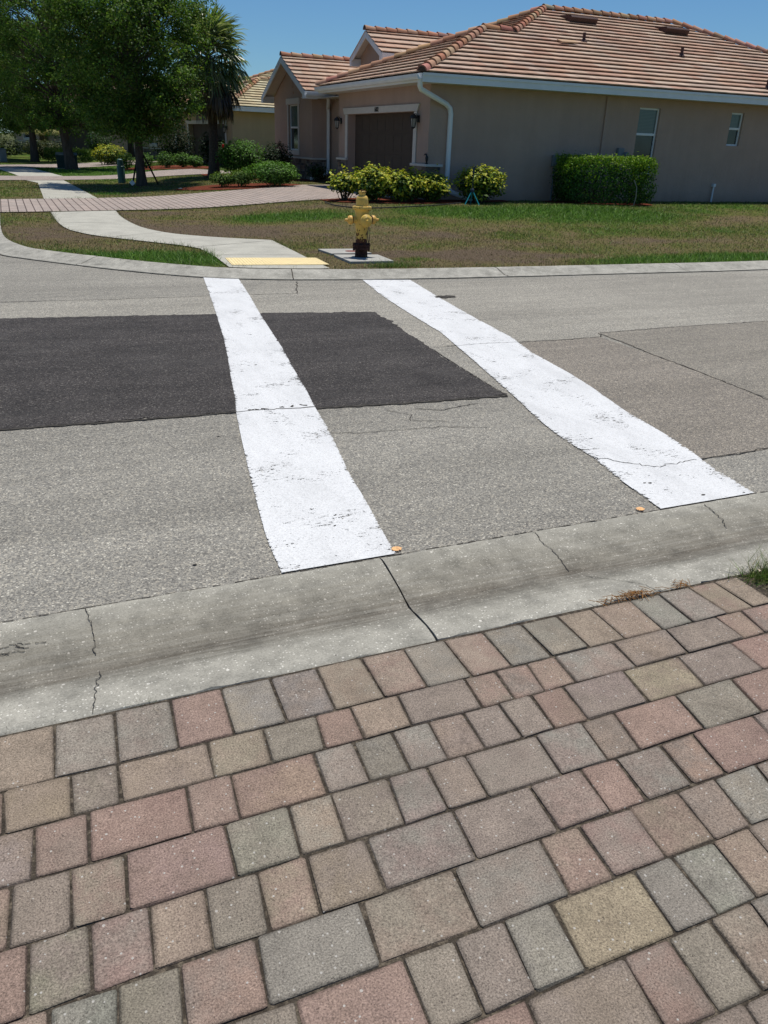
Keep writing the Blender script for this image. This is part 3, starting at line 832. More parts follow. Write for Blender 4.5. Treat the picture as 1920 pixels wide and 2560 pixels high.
def Twalk(dz): return lambda x, y: T(x, y) + dz
WALKS = [wpoly]
d1n = [(-9.0, 18.60), (-1.5, 18.75), (-.19, 19.01), (.78, 19.19), (2.15, 19.49), (3.4, 19.78), (4.7, 19.86), (6.05, 19.86), (7.3, 19.84), (9.9, 19.95)]
d1f = [(9.9, 26.0), (8.6, 25.75), (7.6, 24.85), (6.71, 24.55), (5.3, 24.45), (3.91, 24.1), (2.16, 23.36), (.83, 22.98), (-.18, 22.77), (-9.0, 22.4)]
dpoly1 = [uv2w(max(u, -.30), v) for u, v in d1n + d1f]
dpoly2 = [(-14.35, 28.6), (-13.38, 28.95), (-12.2, 29.9), (-10.88, 31.7), (-9.62, 32.6), (-8.87, 33.1), (-7.74, 33.5), (-6.4, 34.3), (-6.9, 36.3), (-9.0, 38.0), (-10.42, 37.2), (-11.06, 35.4), (-11.82, 34.4), (-13.05, 32.9), (-14.6, 31.9), (-16.2, 31.0)]
dpoly3 = [(-19.8, 37.6), (-17.9, 38.9), (-16.32, 41.24), (-14.67, 43.4), (-13.2, 44.4), (-13.0, 47.5), (-15.4, 49.5), (-17.6, 48.2), (-18.5, 45.0), (-19.6, 42.2), (-22, 40.5)]
w2poly = [(-8.81, 21.24), (-7.76, 22.14), (-11.15, 29.05), (-11.75, 30.25), (-12.75, 29.45), (-11.83, 28.21)]
w3poly = [(-13.9, 31.7), (-12.7, 32.9), (-14.1, 35.2), (-16.9, 39.9), (-18.3, 39.0), (-15.4, 34.3)]
ds = .35
S(sheet('sidewalk', wpoly, ds, Twalk(.014), M_walk))
S(sheet('sidewalk', w2poly, ds, Twalk(.014), M_walk))
S(sheet('sidewalk', w3poly, ds, Twalk(.014), M_walk))
def paved(poly, rz, dz=.022):
    o = sheet('driveway', poly, .35, Twalk(dz), M_drive)
    c, s = math.cos(rz), math.sin(rz)             # align the paver courses with the drive
    for v in o.data.vertices:
        x, y = v.co.x, v.co.y
        v.co.x, v.co.y = c * x + s * y, -s * x + c * y
    o.rotation_euler = (0, 0, rz)
    return S(o)
paved(dpoly1, A + R(90)); paved(dpoly2, A + R(105)); paved(dpoly3, A + R(110))
b = MB()
zj = lambda x, y: Tz(x, y) + .0175
ribbon(b, [(-3.05, 12.62), (-2.02, 13.86)], .014, zj, 0, .002, .1)
ribbon(b, [(-2.44, 11.86), (-1.25, 12.22)], .012, zj, 0, .002, .1)
ribbon(b, [(-4.62, 13.62), (-4.05, 14.5)], .012, zj, 0, .002, .1); ribbon(b, [(-6.2, 15.6), (-5.15, 16.1)], .012, zj, 0, .002, .1)
ribbon(b, [(-9.6, 23.0), (-8.55, 23.6)], .012, zj, 0, .002, .1); ribbon(b, [(-10.4, 24.7), (-9.3, 25.2)], .012, zj, 0, .002, .1)
ribbon(b, [WL[1], (-1.14, 11.17)], .02, zj, 0, .003, .08)
S(b.build('sidewalk_joint', M_groove))
# mulch beds
MUL = {'a': [(-6.75, 25.75), (-5.6, 25.25), (-4.4, 25.15), (-3.0, 25.30), (-2.35, 26.0), (-2.9, 27.2), (-4.2, 27.6), (-5.5, 27.5), (-6.5, 26.8)],
       'b': [(-1.95, 21.1), (-1.45, 20.2), (-.6, 19.85), (.4, 19.85), (1.2, 20.5), (2.2, 21.3), (3.1, 22.0), (2.6, 22.95), (1.2, 22.3), (0, 21.9), (-.9, 21.7)],
       'c': [h2w(*p) for p in [(3.2, -1.0), (5.9, -1.85), (6.35, -.7), (6.0, -.05), (3.3, -.05)]],
       'd': [(-12.9, 39.2), (-11.3, 38.4), (-9.6, 38.4), (-8.4, 38.2), (-8.2, 41.0), (-9.8, 42.2), (-12.2, 42.0)],
       'e': [h2w(*p) for p in [(-1.6, 9.4), (.2, 8.6), (.38, 9.6), (.38, 15.0), (-2.6, 15.5), (-2.8, 12.0)]]}
for k, p in MUL.items(): S(sheet('mulch_bed', dens(chaikin(p + [p[0]], 1)[:-1], .3), .3, Twalk(.02), M_mulch))

# lawn
lawn_poly = [tuple(p) for p in BACK[(BACK[:, 0] < 40)][::2]] + [uv2w(-14, 110), uv2w(60, 110), uv2w(60, 20)]
GREEN = [(5.3, 16.8, 1.5, 1.0, 1.0), (1.5, 11.9, 1.3, .55, 1.0), (2.3, 11.35, .9, .6, 1.1), (.5, 12.6, .6, .3, .6), (9.6, 16.4, 2.2, 1.3, .9), (12.4, 16.2, 2.8, 1.9, 1.0), (11.4, 13.6, 2.4, 1.2, .42), (14.5, 13.5, 3, 1.5, .40), (9.0, 13.2, 1.6, 1.0, .35), (15.5, 16.8, 2.5, 1.2, .55), (10.6, 10.15, 2.6, .55, 1.1), (13.5, 10.2, 3, .5, .9), (18, 17.6, 3, 1.5, .55), (7.2, 15.2, 1.0, .8, .55), (6.2, 12.2, .9, .5, .5), (8.4, 11.6, 1.6, .7, .4), (2.7, 25.4, .6, .6, .9), (3.6, 32.5, 1.4, 1.0, .8), (3.5, 28.6, 1.6, 1.2, .25), (0, 17.6, .5, .8, .3), (0, 26, .7, 2.5, .4), (3, 40, 3, 5, .9), (5.4, 10.9, .35, .25, .9), (4.5, 11.6, .5, .4, .45), (25, 12.8, 5, 4, .5)]
def green(x, y):
    u = x * cA + y * sA; v = -x * sA + y * cA
    g = np.full(np.shape(x), .43)
    for a, c, ra, rb, k in GREEN:
        g = np.maximum(g, .22 + k * np.exp(-(((u - a) / ra) ** 2 + ((v - c) / rb) ** 2) ** 1.3 * .9))
    for a, c, ra, rb, k in [(3.3, 15.2, 2.4, 1.5, .38), (6.0, 11.3, 2.0, 1.0, .55), (2.0, 17.0, .9, 1.5, .3), (.4, 15, .7, 1.6, .25), (6.6, 13.4, 1.6, .7, .22), (10.9, 12.3, 2.2, .4, .2), (16, 14.6, 3, .8, .2), (7.0, 18.6, 2.5, .6, .25), (3.0, 19.0, 2, .4, .3)]:   # bare dead turf
        g = g - k * np.exp(-(((u - a) / ra) ** 2 + ((v - c) / rb) ** 2))
    g = g + .05 * np.sin(u * 5.3 + v * 2.1) * np.sin(v * 6.1 - u * 1.7) + .07 * np.sin(u * 11 + 3 * np.sin(v * 3)) * np.sin(v * 9 + 2 * np.sin(u * 4)) + .12 * np.sin(u * 2.3 + 1.7 * np.sin(v * 1.1)) * np.sin(v * 2.9 + 1.3 * np.sin(u * .9))
    return np.clip(g + np.where(v > 34, .3, 0), 0, 1.2)
gx1, gy1 = np.meshgrid(np.arange(-1, 24, .33), np.arange(9, 31, .33)); gx2, gy2 = np.meshgrid(np.arange(-20, 60, 2.2), np.arange(9, 110, 2.2))
k = (gx2 > 24) | (gy2 > 31) | (gx2 < -1)
uu = np.r_[gx1.ravel(), gx2[k]]; vv = np.r_[gy1.ravel(), gy2[k]]
lw = uv2w(uu, vv)
S(sheet('lawn', lawn_poly, .5, T, M_lawn, lw, green))

# grass blades (uncountable): real blades, coloured by how dry the turf is there
def blades(name, xy, zb, h, w, cols, rg):
    n = len(xy)
    a = rg.random(n) * 2 * math.pi; lean = rg.normal(0, 1.25, n) * h; la = rg.random(n) * 2 * math.pi
    V = np.zeros((n, 3, 3))
    V[:, 0, 0] = xy[:, 0] - np.cos(a) * w / 2; V[:, 0, 1] = xy[:, 1] - np.sin(a) * w / 2
    V[:, 1, 0] = xy[:, 0] + np.cos(a) * w / 2; V[:, 1, 1] = xy[:, 1] + np.sin(a) * w / 2
    V[:, 2, 0] = xy[:, 0] + np.cos(la) * lean; V[:, 2, 1] = xy[:, 1] + np.sin(la) * lean
    V[:, 0, 2] = V[:, 1, 2] = zb - .004; V[:, 2, 2] = zb + h
    return np_mesh(name, V.reshape(-1, 3), 3, M_blade, None, cols)
def grasscol(g, rg):
    n = len(g)
    gg = np.clip(g + rg.normal(0, .24, n), 0, 1.1)
    dry = np.array([(.205, .165, .078), (.155, .118, .062), (.27, .225, .12), (.095, .072, .043)])[rg.integers(0, 4, n)]
    mid = np.array([.155, .185, .046]); gr = np.array([(.095, .205, .022), (.125, .24, .03), (.07, .16, .02)])[rg.integers(0, 3, n)]
    t1 = np.clip((gg - .20) / .26, 0, 1)[:, None]; t2 = np.clip((gg - .52) / .3, 0, 1)[:, None]
    c = dry * (1 - t1) + mid * t1
    c = c * (1 - t2) + gr * t2
    return c * (1 + rg.normal(0, .38, n))[:, None].clip(.3, 2.1)
rg = np.random.default_rng(3)
excl = [wpoly, w2poly, w3poly, dpoly1, dpoly2, dpoly3] + list(MUL.values())
excl += [[h2w(0, 0), h2w(18, 0), h2w(18, 15), h2w(.4, 14.4), h2w(.4, 9.9), h2w(1.1, 9.9), h2w(1.1, 6.2), h2w(0, 6.2)]]
PADS = [[(-.87, 12.17), (-.59, 11.47), (.02, 11.70), (-.22, 12.34)], [(-1.16, 12.80), (-.91, 12.30), (-.32, 12.55), (-.61, 12.99)]]
excl += PADS
def scatter(u0, u1, v0, v1, dn):
    n = int((u1 - u0) * (v1 - v0) * dn)
    u = rg.uniform(u0, u1, n); v = rg.uniform(v0, v1, n)
    x, y = uv2w(u, v)
    ok = inpoly(x, y, lawn_poly)
    for p in excl: ok &= ~inpoly(x, y, p)
    return np.c_[x[ok], y[ok]]
XY = np.r_[scatter(-.6, 9, 9.4, 14, 1300), scatter(-.6, 16, 14, 20.5, 700), scatter(9, 18, 9.2, 14, 800), scatter(16, 26, 9, 19.3, 350), scatter(-.6, 9.5, 20.5, 34, 420), scatter(-3, 10, 34, 48, 130)]
g = green(XY[:, 0], XY[:, 1])
keep = rg.random(len(XY)) < np.clip(.45 + .6 * g, .3, 1)
XY = XY[keep]; g = g[keep]
n = len(XY)
dist = np.hypot(XY[:, 0], XY[:, 1])
h = np.clip((.014 + .034 * g) * (1 + rg.normal(0, .3, n)), .01, .11)
w = np.clip(.009 + .0006 * (dist - 10), .008, .028)
tag(blades('grass', XY, T(XY[:, 0], XY[:, 1]), h, w, grasscol(g, rg), rg), kind='stuff')
# taller ragged grass along the curb and the edges of the walk
E1 = []
for p in ([tuple(q) for q in BACK[(BACK[:, 0] < 9) & (BACK[:, 1] < 16)]], wl[2:], wr[2:], [uv2w(*q) for q in d1n[2:]], [uv2w(*q) for q in d1f[2:-1]]):
    p = dens(p, .02, False)
    E1 += [q for q in p for _ in range(5)]
E1 = np.array(E1) + rg.normal(0, .03, (len(E1), 2))
ok = inpoly(E1[:, 0], E1[:, 1], lawn_poly)
E1 = E1[ok]; ge = green(E1[:, 0], E1[:, 1])
ok = rg.random(len(E1)) < np.clip(ge * 1.3, .12, 1)
for p in (wpoly, dpoly1): ok &= (~inpoly(E1[:, 0], E1[:, 1], p)) | (rg.random(len(E1)) < .25)
E1 = E1[ok]; ge = ge[ok]
tag(blades('grass_edge', E1, T(E1[:, 0], E1[:, 1]) + .006, (.03 + .065 * ge) * (1 + rg.normal(0, .3, len(E1))).clip(.3, 2), np.full(len(E1), .0065), grasscol(ge, rg), rg), kind='stuff')
# tuft by the concrete pad, tufts on the near side
def tuft(name, cx, cy, z, n, rx, ry, h, gmean, w=.004, rz=AR):
    p = rg.normal(0, 1, (n, 2)) * (rx, ry)
    c, s = math.cos(rz), math.sin(rz)
    xy = np.c_[cx + p[:, 0] * c - p[:, 1] * s, cy + p[:, 0] * s + p[:, 1] * c]
    gg = np.clip(rg.normal(gmean, .2, n), 0, 1)
    return tag(blades(name, xy, np.full(n, z), h * (1 + rg.normal(0, .35, n)).clip(.3, 2), np.full(n, w), grasscol(gg, rg), rg), kind='stuff')
tuft('grass_tuft', .02, 11.33, .07, 700, .22, .06, .075, .75, .006)
x, y = sv2w(.124, 2.068); tuft('weed_tuft', x, y, .018, 60, .028, .006, .018, .55, .002)
x = rg.uniform(2.52, 7.5, 60000); y = rg.uniform(-1.5, 2.05, 60000)
ok = (y > 2.046 - (x - 2.5) / 1.1 - .05 * rg.random(60000)) & (x < 5.2)
p = np.c_[sv2w(x[ok], y[ok])]
tag(blades('grass', p, np.full(len(p), .02), .045 * (1 + rg.normal(0, .4, len(p))).clip(.3, 2.2), np.full(len(p), .0042), grasscol(np.clip(rg.normal(.62, .25, len(p)), 0, 1), rg), rg), kind='stuff')
x, y = sv2w(2.60, 2.005); tuft('grass_tuft', x, y, .022, 420, .055, .03, .045, .62, .0032)
x, y = sv2w(2.72, 1.98); tuft('grass_tuft', x, y, .022, 500, .08, .05, .06, .68, .0035)
b = MB()
for cx, cy, m_, rx in ((1.965, 2.062, 60, .06), (2.20, 2.066, 16, .025)):
    for k in range(m_):
        x, y = cx + rng.normal(0, rx), cy + rng.normal(0, .011); a = rng.normal(0, .9); l = .018 + .02 * rng.random(); z = .034 + .008 * rng.random()
        b.tube([(x - l * math.cos(a), y - l * math.sin(a), z), (x, y, z + .004), (x + l * math.cos(a), y + l * math.sin(a), z - .002)], .0011, 4)
o = svflat(b.build('dry_needles', M_needle)); tag(o, kind='stuff')

# ================================================================== HOUSES
TP = .4                                    # roof pitch
CP = 1 / math.sqrt(1 + TP * TP); SP = TP * CP
def clip_poly(subj, clip):
    out = subj
    n = len(clip)
    for i in range(n):
        a, c = clip[i], clip[(i + 1) % n]
        inp = out; out = []
        if not inp: break
        def side(p): return (c[0] - a[0]) * (p[1] - a[1]) - (c[1] - a[1]) * (p[0] - a[0])
        for j in range(len(inp)):
            p, q = inp[j - 1], inp[j]
            sp, sq = side(p), side(q)
            if sq >= -1e-9:
                if sp < -1e-9: t = sp / (sp - sq); out.append((p[0] + (q[0] - p[0]) * t, p[1] + (q[1] - p[1]) * t))
                out.append(q)
            elif sp >= -1e-9:
                t = sp / (sp - sq); out.append((p[0] + (q[0] - p[0]) * t, p[1] + (q[1] - p[1]) * t))
    return out
TILES = [(.60, .42, .30), (.57, .37, .26), (.62, .47, .35), (.53, .33, .235), (.55, .43, .35), (.58, .45, .35), (.50, .30, .215), (.64, .52, .40), (.60, .44, .33), (.57, .41, .31)]
TILES = [tuple(.68 * a + .32 * m_ for a, m_ in zip(c_, (.57, .41, .30))) for c_ in TILES]
TILES2 = [(.62, .49, .32), (.60, .45, .29), (.64, .52, .36), (.53, .40, .26), (.56, .46, .33)]
def tiles(mb, pieces, O, es, ew, seed, pal, d=.335, tw=.31, t=.049, dmin=0):
    rg = np.random.default_rng(seed)
    O = np.array(O, float); es = np.array(es, float); ew = np.array(ew, float); nn = np.cross(es, ew)
    P = lambda s, w, h: tuple(O + es * s + ew * w + nn * h)
    for pc in pieces:
        smin = min(p[0] for p in pc); smax = max(p[0] for p in pc); wmax = max(p[1] for p in pc)
        i = 0
        while i * d < wmax - .02:
            w0, w1 = i * d, min((i + 1) * d, wmax)
            rr = np.random.default_rng(seed * 1000 + i)
            off = rr.random() * tw; run = 0; ci = 0
            s = math.floor((-2 - off) / tw) * tw + off - tw * 0
            k = int(math.ceil((smax - s) / tw)) + 1
            seq = []
            for j in range(k):
                if run <= 0: ci = rr.integers(len(pal)); run = rr.integers(1, 4)
                run -= 1
                seq.append((pal[ci], .86 + rr.normal(0, .05), rr.normal(0, .0012)))
            for j in range(k):
                s0, s1 = s + j * tw, s + (j + 1) * tw - .004
                if s1 < smin or s0 > smax: continue
                q = clip_poly([(s0, w0), (s1, w0), (s1, w1), (s0, w1)], pc)
                if len(q) < 3: continue
                c, br, dh = seq[j]
                col = tuple(x * br for x in c)
                hh = lambda w: (t + dh) * (1 - (w - w0) / d) + .006
                mb.face([P(a, w, hh(w)) for a, w in q], 0, col)
                lo = sorted(a for a, w in q if abs(w - w0) < 1e-6)
                if len(lo) >= 2:
                    a0, a1 = lo[0], lo[-1]
                    e_ = hh(w0); mb.face([P(a0, w0, e_ - .026), P(a1, w0, e_ - .026), P(a1, w0, e_), P(a0, w0, e_)], 0, col)
                    mb.face([P(a0, w0 + .075, e_ - .026), P(a1, w0 + .075, e_ - .026), P(a1, w0, e_ - .026), P(a0, w0, e_ - .026)], 0, col)
            i += 1
def caps(mb, p0, p1, seed, pal=((.44, .235, .14), (.47, .27, .17), (.40, .20, .12), (.50, .31, .2)), L=.36, r=.115, lift=.03):
    rg = np.random.default_rng(seed)
    p0 = Vector(p0); p1 = Vector(p1); d = (p1 - p0); n = max(1, int(d.length / L)); d.normalize()
    side = d.cross(Vector((0, 0, 1))).normalized(); upn = side.cross(d).normalized()
    L = (p1 - p0).length / n
    for i in range(n):
        a = p0 + d * (i * L - .03); c = p0 + d * ((i + 1) * L + .02)
        col = tuple(x * (1 + rg.normal(0, .07)) for x in pal[rg.integers(len(pal))])
        K = 8; ra, rb = r * 1.14, r * .93
        A_ = []; B_ = []; Ai = []
        for k in range(K + 1):
            th = math.pi * k / K
            v = side * math.cos(th) + upn * math.sin(th)
            A_.append(a + v * ra + upn * (lift - .05 + .022)); B_.append(c + v * rb + upn * (lift - .05)); Ai.append(a + v * (ra - .028) + upn * (lift - .05 + .022))
        for k in range(K):
            mb.face([A_[k], B_[k], B_[k + 1], A_[k + 1]], 0, col)
            mb.face([Ai[k], A_[k], A_[k + 1], Ai[k + 1]], 0, tuple(x * .8 for x in col))
        mb.face([*reversed(Ai)], 0, (.09, .06, .05))
def wall_face(mb, plane, off, a0, a1, z0, z1, holes, depth, mi=0):
    """plane 'x': wall at x=off facing -x, a = y; plane 'y': wall at y=off facing -y, a = x"""
    aa = sorted({a0, a1, *[h[0] for h in holes], *[h[1] for h in holes]}); zz = sorted({z0, z1, *[h[2] for h in holes], *[h[3] for h in holes]})
    P = (lambda a, z, d=0: (off + d, a, z)) if plane == 'x' else (lambda a, z, d=0: (a, off + d, z))
    for i in range(len(aa) - 1):
        for j in range(len(zz) - 1):
            am, zm = (aa[i] + aa[i + 1]) / 2, (zz[j] + zz[j + 1]) / 2
            if any(h[0] < am < h[1] and h[2] < zm < h[3] for h in holes): continue
            q = [P(aa[i], zz[j]), P(aa[i + 1], zz[j]), P(aa[i + 1], zz[j + 1]), P(aa[i], zz[j + 1])]
            mb.face(q if plane == 'y' else q[::-1], mi)
    for h in holes:
        b0, b1, c0, c1 = h
        for (p, q) in (((b0, c0), (b0, c1)), ((b0, c1), (b1, c1)), ((b1, c1), (b1, c0)), ((b1, c0), (b0, c0))):
            mb.face([P(*p), P(*q), P(*q, depth), P(*p, depth)], mi)
def window(parent, plane, off, a0, a1, z0, z1, zm, blind_top=True, label=None):
    b = MB(); f = .045; D0, D1 = off, off + .05
    def bar(x0, x1, y0, y1, d0=D0, d1=D1):
        if plane == 'x': b.bb(d0, d1, x0, x1, y0, y1)
        else: b.bb(x0, x1, d0, d1, y0, y1)
    bar(a0, a0 + f, z0, z1); bar(a1 - f, a1, z0, z1); bar(a0 + f, a1 - f, z0, z0 + f); bar(a0 + f, a1 - f, z1 - f, z1)
    bar(a0 + f, a1 - f, zm - .03, zm + .03, D0 - .008, D1)
    w = b.build('window', M_vinyl, parent, False, .004)
    if label: w['label'] = label
    for (q0, q1, m_) in ((zm + .03, z1 - f, M_blind if blind_top else M_glass), (z0 + f, zm - .03, M_glass)):
        g_ = MB(); d = off + .03
        if plane == 'x': g_.face([(d, a1 - f, q0), (d, a0 + f, q0), (d, a0 + f, q1), (d, a1 - f, q1)])
        else: g_.face([(a0 + f, d, q0), (a1 - f, d, q0), (a1 - f, d, q1), (a0 + f, d, q1)])
        g_.build('pane', m_, w)
    return w
def stones(mb, plane, off, a0, a1, z0, z1, seed, sgn=-1):
    rg = np.random.default_rng(seed); z = z0
    pal = [(.20, .165, .14), (.27, .22, .18), (.15, .125, .115), (.30, .25, .20), (.11, .10, .10), (.23, .17, .13)]
    while z < z1 - .02:
        h = min(rg.uniform(.07, .15), z1 - z)
        if z1 - z - h < .04: h = z1 - z
        a = a0 - rg.uniform(0, .2)
        while a < a1:
            l = rg.uniform(.14, .42); b0, b1 = max(a, a0), min(a + l, a1); a += l
            if b1 - b0 < .02: continue
            t = rg.uniform(.02, .055); col = tuple(np.array(pal[rg.integers(len(pal))]) * rg.uniform(.8, 1.2))
            if plane == 'x': mb.bb(off - t, off, b0 + .004, b1 - .004, z + .004, z + h - .004, 0, col)
            else: mb.bb(b0 + .004, b1 - .004, off - t, off, z + .004, z + h - .004, 0, col)
        z += h
def lantern(parent, y, z):
    b = MB()
    b.bb(-.03, -.003, y - .05, y + .05, z - .10, z + .06)
    b.tube([(-.02, y, z + .01), (-.08, y, z + .09), (-.15, y, z + .085)], .011, 6)
    c = (-.15, y)
    M_ = Matrix.Translation((c[0], y, z))
    b.lathe([(.012, .095), (.02, .08), (.075, .055), (.098, .0), (.098, -.015), (.07, -.02)][::-1], 8, 0, M_)
    for k in range(4):
        t = math.pi / 4 + k * math.pi / 2
        b.tube([(c[0] + .078 * math.cos(t), y + .078 * math.sin(t), z - .02), (c[0] + .05 * math.cos(t), y + .05 * math.sin(t), z - .21)], .008, 5)
    b.lathe([(.012, -.25), (.03, -.235), (.06, -.215), (.058, -.205)], 8, 0, M_)
    o = b.build('wall_lantern', M_black, parent)
    g_ = MB(); g_.lathe([(.045, -.204), (.07, -.022)], 8, 0, M_); g_.build('lantern_glass', M_lglass, o)
    return o
def gable_front(b, x, y0, y1, ze, zr, w=.2, t=.035, ret=.42):
    ym = (y0 + y1) / 2
    for ya, sg in ((y0, 1), (y1, -1)):
        q = [(ya, ze - .02), (ym, zr - .02), (ym, zr - .02 - w * 1.1), (ya + sg * .0, ze - .02 - w)]
        for xx, rev in ((x - t, sg < 0), (x, sg > 0)):
            pts = [(xx, yy, zz) for yy, zz in q]
            b.face(pts if rev else pts[::-1])
        b.face([(x - t, q[3][0], q[3][1]), (x, q[3][0], q[3][1]), (x, q[2][0], q[2][1]), (x - t, q[2][0], q[2][1])])
        b.bb(x - t - .003, x + .45, ya + (0 if sg > 0 else -ret * .55), ya + (ret * .55 if sg > 0 else 0), ze - .24, ze - .02)
def build_house(loc, rz, wall_c, pal, tilem, label, group, number=None, seed=1):
    root = thing('house', label, 'house', loc, rz, group)
    M_w = stucco('stucco_' + str(seed), wall_c)
    ZS = 2.61
    w1 = (6.385, 7.105, .72, 2.385); w2 = (9.72, 10.2, 1.53, 2.40); gd = (.83, 5.42, -.3, 2.035); w3 = (11.42, 12.56, .95, 2.48)
    b = MB()
    wall_face(b, 'y', 0, 0, 17.7, -.4, 2.70, [w1, w2], .11)
    wall_face(b, 'x', 0, 0, 6.2, -.4, 2.70, [gd], .26)
    b.face([(0, 6.2, -.4), (0, 6.2, 2.7), (1.1, 6.2, 2.7), (1.1, 6.2, -.4)])
    wall_face(b, 'x', 1.1, 6.2, 9.9, -.4, 2.9, [], .1)
    wall_face(b, 'x', .4, 9.9, 14.4, -.4, 2.62, [w3], .10)
    b.face([(.4, 14.4, 2.62), (.4, 9.9, 2.62), (.4, 9.9, 2.75), (.4, 12.05, 3.86), (.4, 14.4, 2.75)])
    wall_face(b, 'y', 9.9, .4, 1.1, -.4, 2.8, [], .1)
    b.face([(.4, 14.4, -.4), (.4, 14.4, 2.75), (17.7, 14.4, 2.75), (17.7, 14.4, -.4)])
    b.face([(17.7, 0, -.4), (17.7, 14.4, -.4), (17.7, 14.4, 2.7), (17.7, 0, 2.7)])
    # small entry gable wall above the roof
    b.face([(1.9, 9.15, 3.0), (1.9, 6.95, 3.0), (1.9, 6.95, 3.92), (1.9, 8.05, 4.48), (1.9, 9.15, 3.92)])
    b.face([(1.9, 6.95, 3.0), (3.6, 6.95, 3.0), (3.6, 6.95, 3.92), (1.9, 6.95, 3.92)])
    b.face([(1.9, 9.15, 3.0), (1.9, 9.15, 3.92), (3.6, 9.15, 3.92), (3.6, 9.15, 3.0)])
    wall = b.build('wall', M_w, root)
    b = MB(); b.bb(5.22, 5.33, -.05, -.002, -.3, 2.6); b.build('pilaster', M_w, root, False, .006)
    b = MB()                                     # round ornament in the gable
    b.lathe([(.02, .035), (.11, .035), (.14, .02), (.16, .0)][::-1], 24, 0, Matrix.Translation((.398, 12.05, 3.16)) @ Matrix.Rotation(-math.pi / 2, 4, 'Y'))
    b.build('gable_ornament', M_w, root)
    # eaves
    b = MB()
    b.bb(-.47, 18.1, -.47, -.0025, ZS, ZS + .02); b.bb(-.47, -.0025, -.0025, 6.66, ZS, ZS + .02); b.bb(-.0025, 1.0975, 6.2025, 6.66, ZS, ZS + .02)
    b.bb(.0, 1.6, 9.42, 9.8975, ZS + .004, ZS + .024); b.bb(.55, 1.0975, 6.66, 9.42, ZS + .002, ZS + .022)
    for xa, xb, ya, ym_, yb, za, zr_ in ((0.0, .45, 9.42, 12.05, 14.68, 2.772, 3.955), (1.6, 1.95, 6.72, 8.05, 9.38, 3.825, 4.51)):
        b.face([(xa, ya, za), (xb, ya, za), (xb, ym_, zr_), (xa, ym_, zr_)][::-1]); b.face([(xa, ym_, zr_), (xb, ym_, zr_), (xb, yb, za), (xa, yb, za)][::-1])
    b.build('soffit', M_soffit, root)
    b = MB()
    b.bb(-.475, 18.2, -.505, -.475, 2.605, 2.79); b.bb(-.475, 18.2, -.525, -.507, 2.74, 2.80)
    b.bb(-.5, -.475, -.475, 6.68, 2.605, 2.79)
    b.bb(0.0, 1.7, 9.385, 9.415, 2.60, 2.79)
    gable_front(b, 0.0, 9.4, 14.7, 2.82, 4.02)
    gable_front(b, 1.62, 6.7, 9.4, 3.86, 4.56, .17, .03, .3)
    b.bb(1.6, 3.2, 6.672, 6.70, 3.68, 3.84)
    b.build('fascia', M_white, root)
    b = MB()                                     # gutters
    prof = [(0, 0), (.09, 0), (.12, .05), (.13, .115), (.118, .115), (.108, .05), (.085, .012), (.0, .012)]
    for i in range(len(prof)):
        p, q = prof[i], prof[(i + 1) % len(prof)]
        b.face([(-.502 - p[0], -.50, 2.655 + p[1]), (-.502 - q[0], -.50, 2.655 + q[1]), (-.502 - q[0], 6.70, 2.655 + q[1]), (-.502 - p[0], 6.70, 2.655 + p[1])])
        b.face([(.0, 9.383 - p[0], 2.655 + p[1]), (.0, 9.383 - q[0], 2.655 + q[1]), (1.0, 9.383 - q[0], 2.655 + q[1]), (1.0, 9.383 - p[0], 2.655 + p[1])])
    b.face([(-.502 - p[0], -.50, 2.655 + p[1]) for p in (prof[0], prof[1], prof[2], prof[3])]); b.face([(-.502 - p[0], 6.70, 2.655 + p[1]) for p in (prof[3], prof[2], prof[1], prof[0])])
    b.face([(0, 9.383 - p[0], 2.655 + p[1]) for p in (prof[3], prof[2], prof[1], prof[0])])
    b.build('gutter', M_gutter, root)
    if number:
     b = MB()
     b.tube([(-.50, -.42, 2.67), (-.49, -.40, 2.52), (-.44, -.36, 2.46), (.40, -.075, 2.19), (.52, -.055, 2.10), (.55, -.055, 1.98), (.55, -.055, .42), (.57, -.06, .30), (.66, -.12, .20), (1.05, -.52, .05)], .062, 8, 0, True, None, (0, 1, 0))
     b.build('downspout', M_gutter, root, True)
    b = MB()
    b.tube([(.80, 9.34, 2.68), (.83, 9.40, 2.54), (.96, 9.80, 2.34), (.99, 9.845, 2.22), (.99, 9.845, .36), (.94, 9.84, .24), (.80, 9.83, .17), (.28, 9.74, .05)], .062, 8, 0, True, None, (0, 1, 0))
    b.build('downspout', M_gutter, root, True)
    # garage
    b = MB()
    b.face([(.235, gd[1], -.3), (.235, gd[0], -.3), (.235, gd[0], gd[3]), (.235, gd[1], gd[3])])
    for r_ in range(4):
        z0 = .0 + r_ * .51
        for k in range(8):
            y0 = gd[0] + .05 + k * .565
            b.bb(.229, .235, y0 + .03, y0 + .535, z0 + .07, z0 + .46)
        b.bb(.228, .235, gd[0] + .002, gd[1] - .002, z0 + .50, z0 + .508)
    b.build('garage_door', M_door, root, False, .003)
    b = MB()
    b.prism([(5.76, 2.20), (5.66, 2.035), (.62, 2.035), (.52, 2.20)], -.05, -.004)
    for i, p in enumerate(b.v): b.v[i] = (p[2], p[0], p[1])
    b.bb(-.035, -.004, 5.425, 5.60, .84, 2.033); b.bb(-.035, -.004, .65, .825, .84, 2.033)
    b.build('garage_trim', M_trim, root, False, .006)
    b = MB(); b.bb(-.045, -.004, 11.22, 12.76, 2.48, 2.68); b.bb(-.03, -.004, 11.30, 11.418, .80, 2.478); b.bb(-.03, -.004, 12.562, 12.68, .80, 2.478); b.bb(-.03, -.004, 11.42, 12.56, .80, .948)
    for i, p in enumerate(b.v): b.v[i] = (p[0] + .4, p[1], p[2])
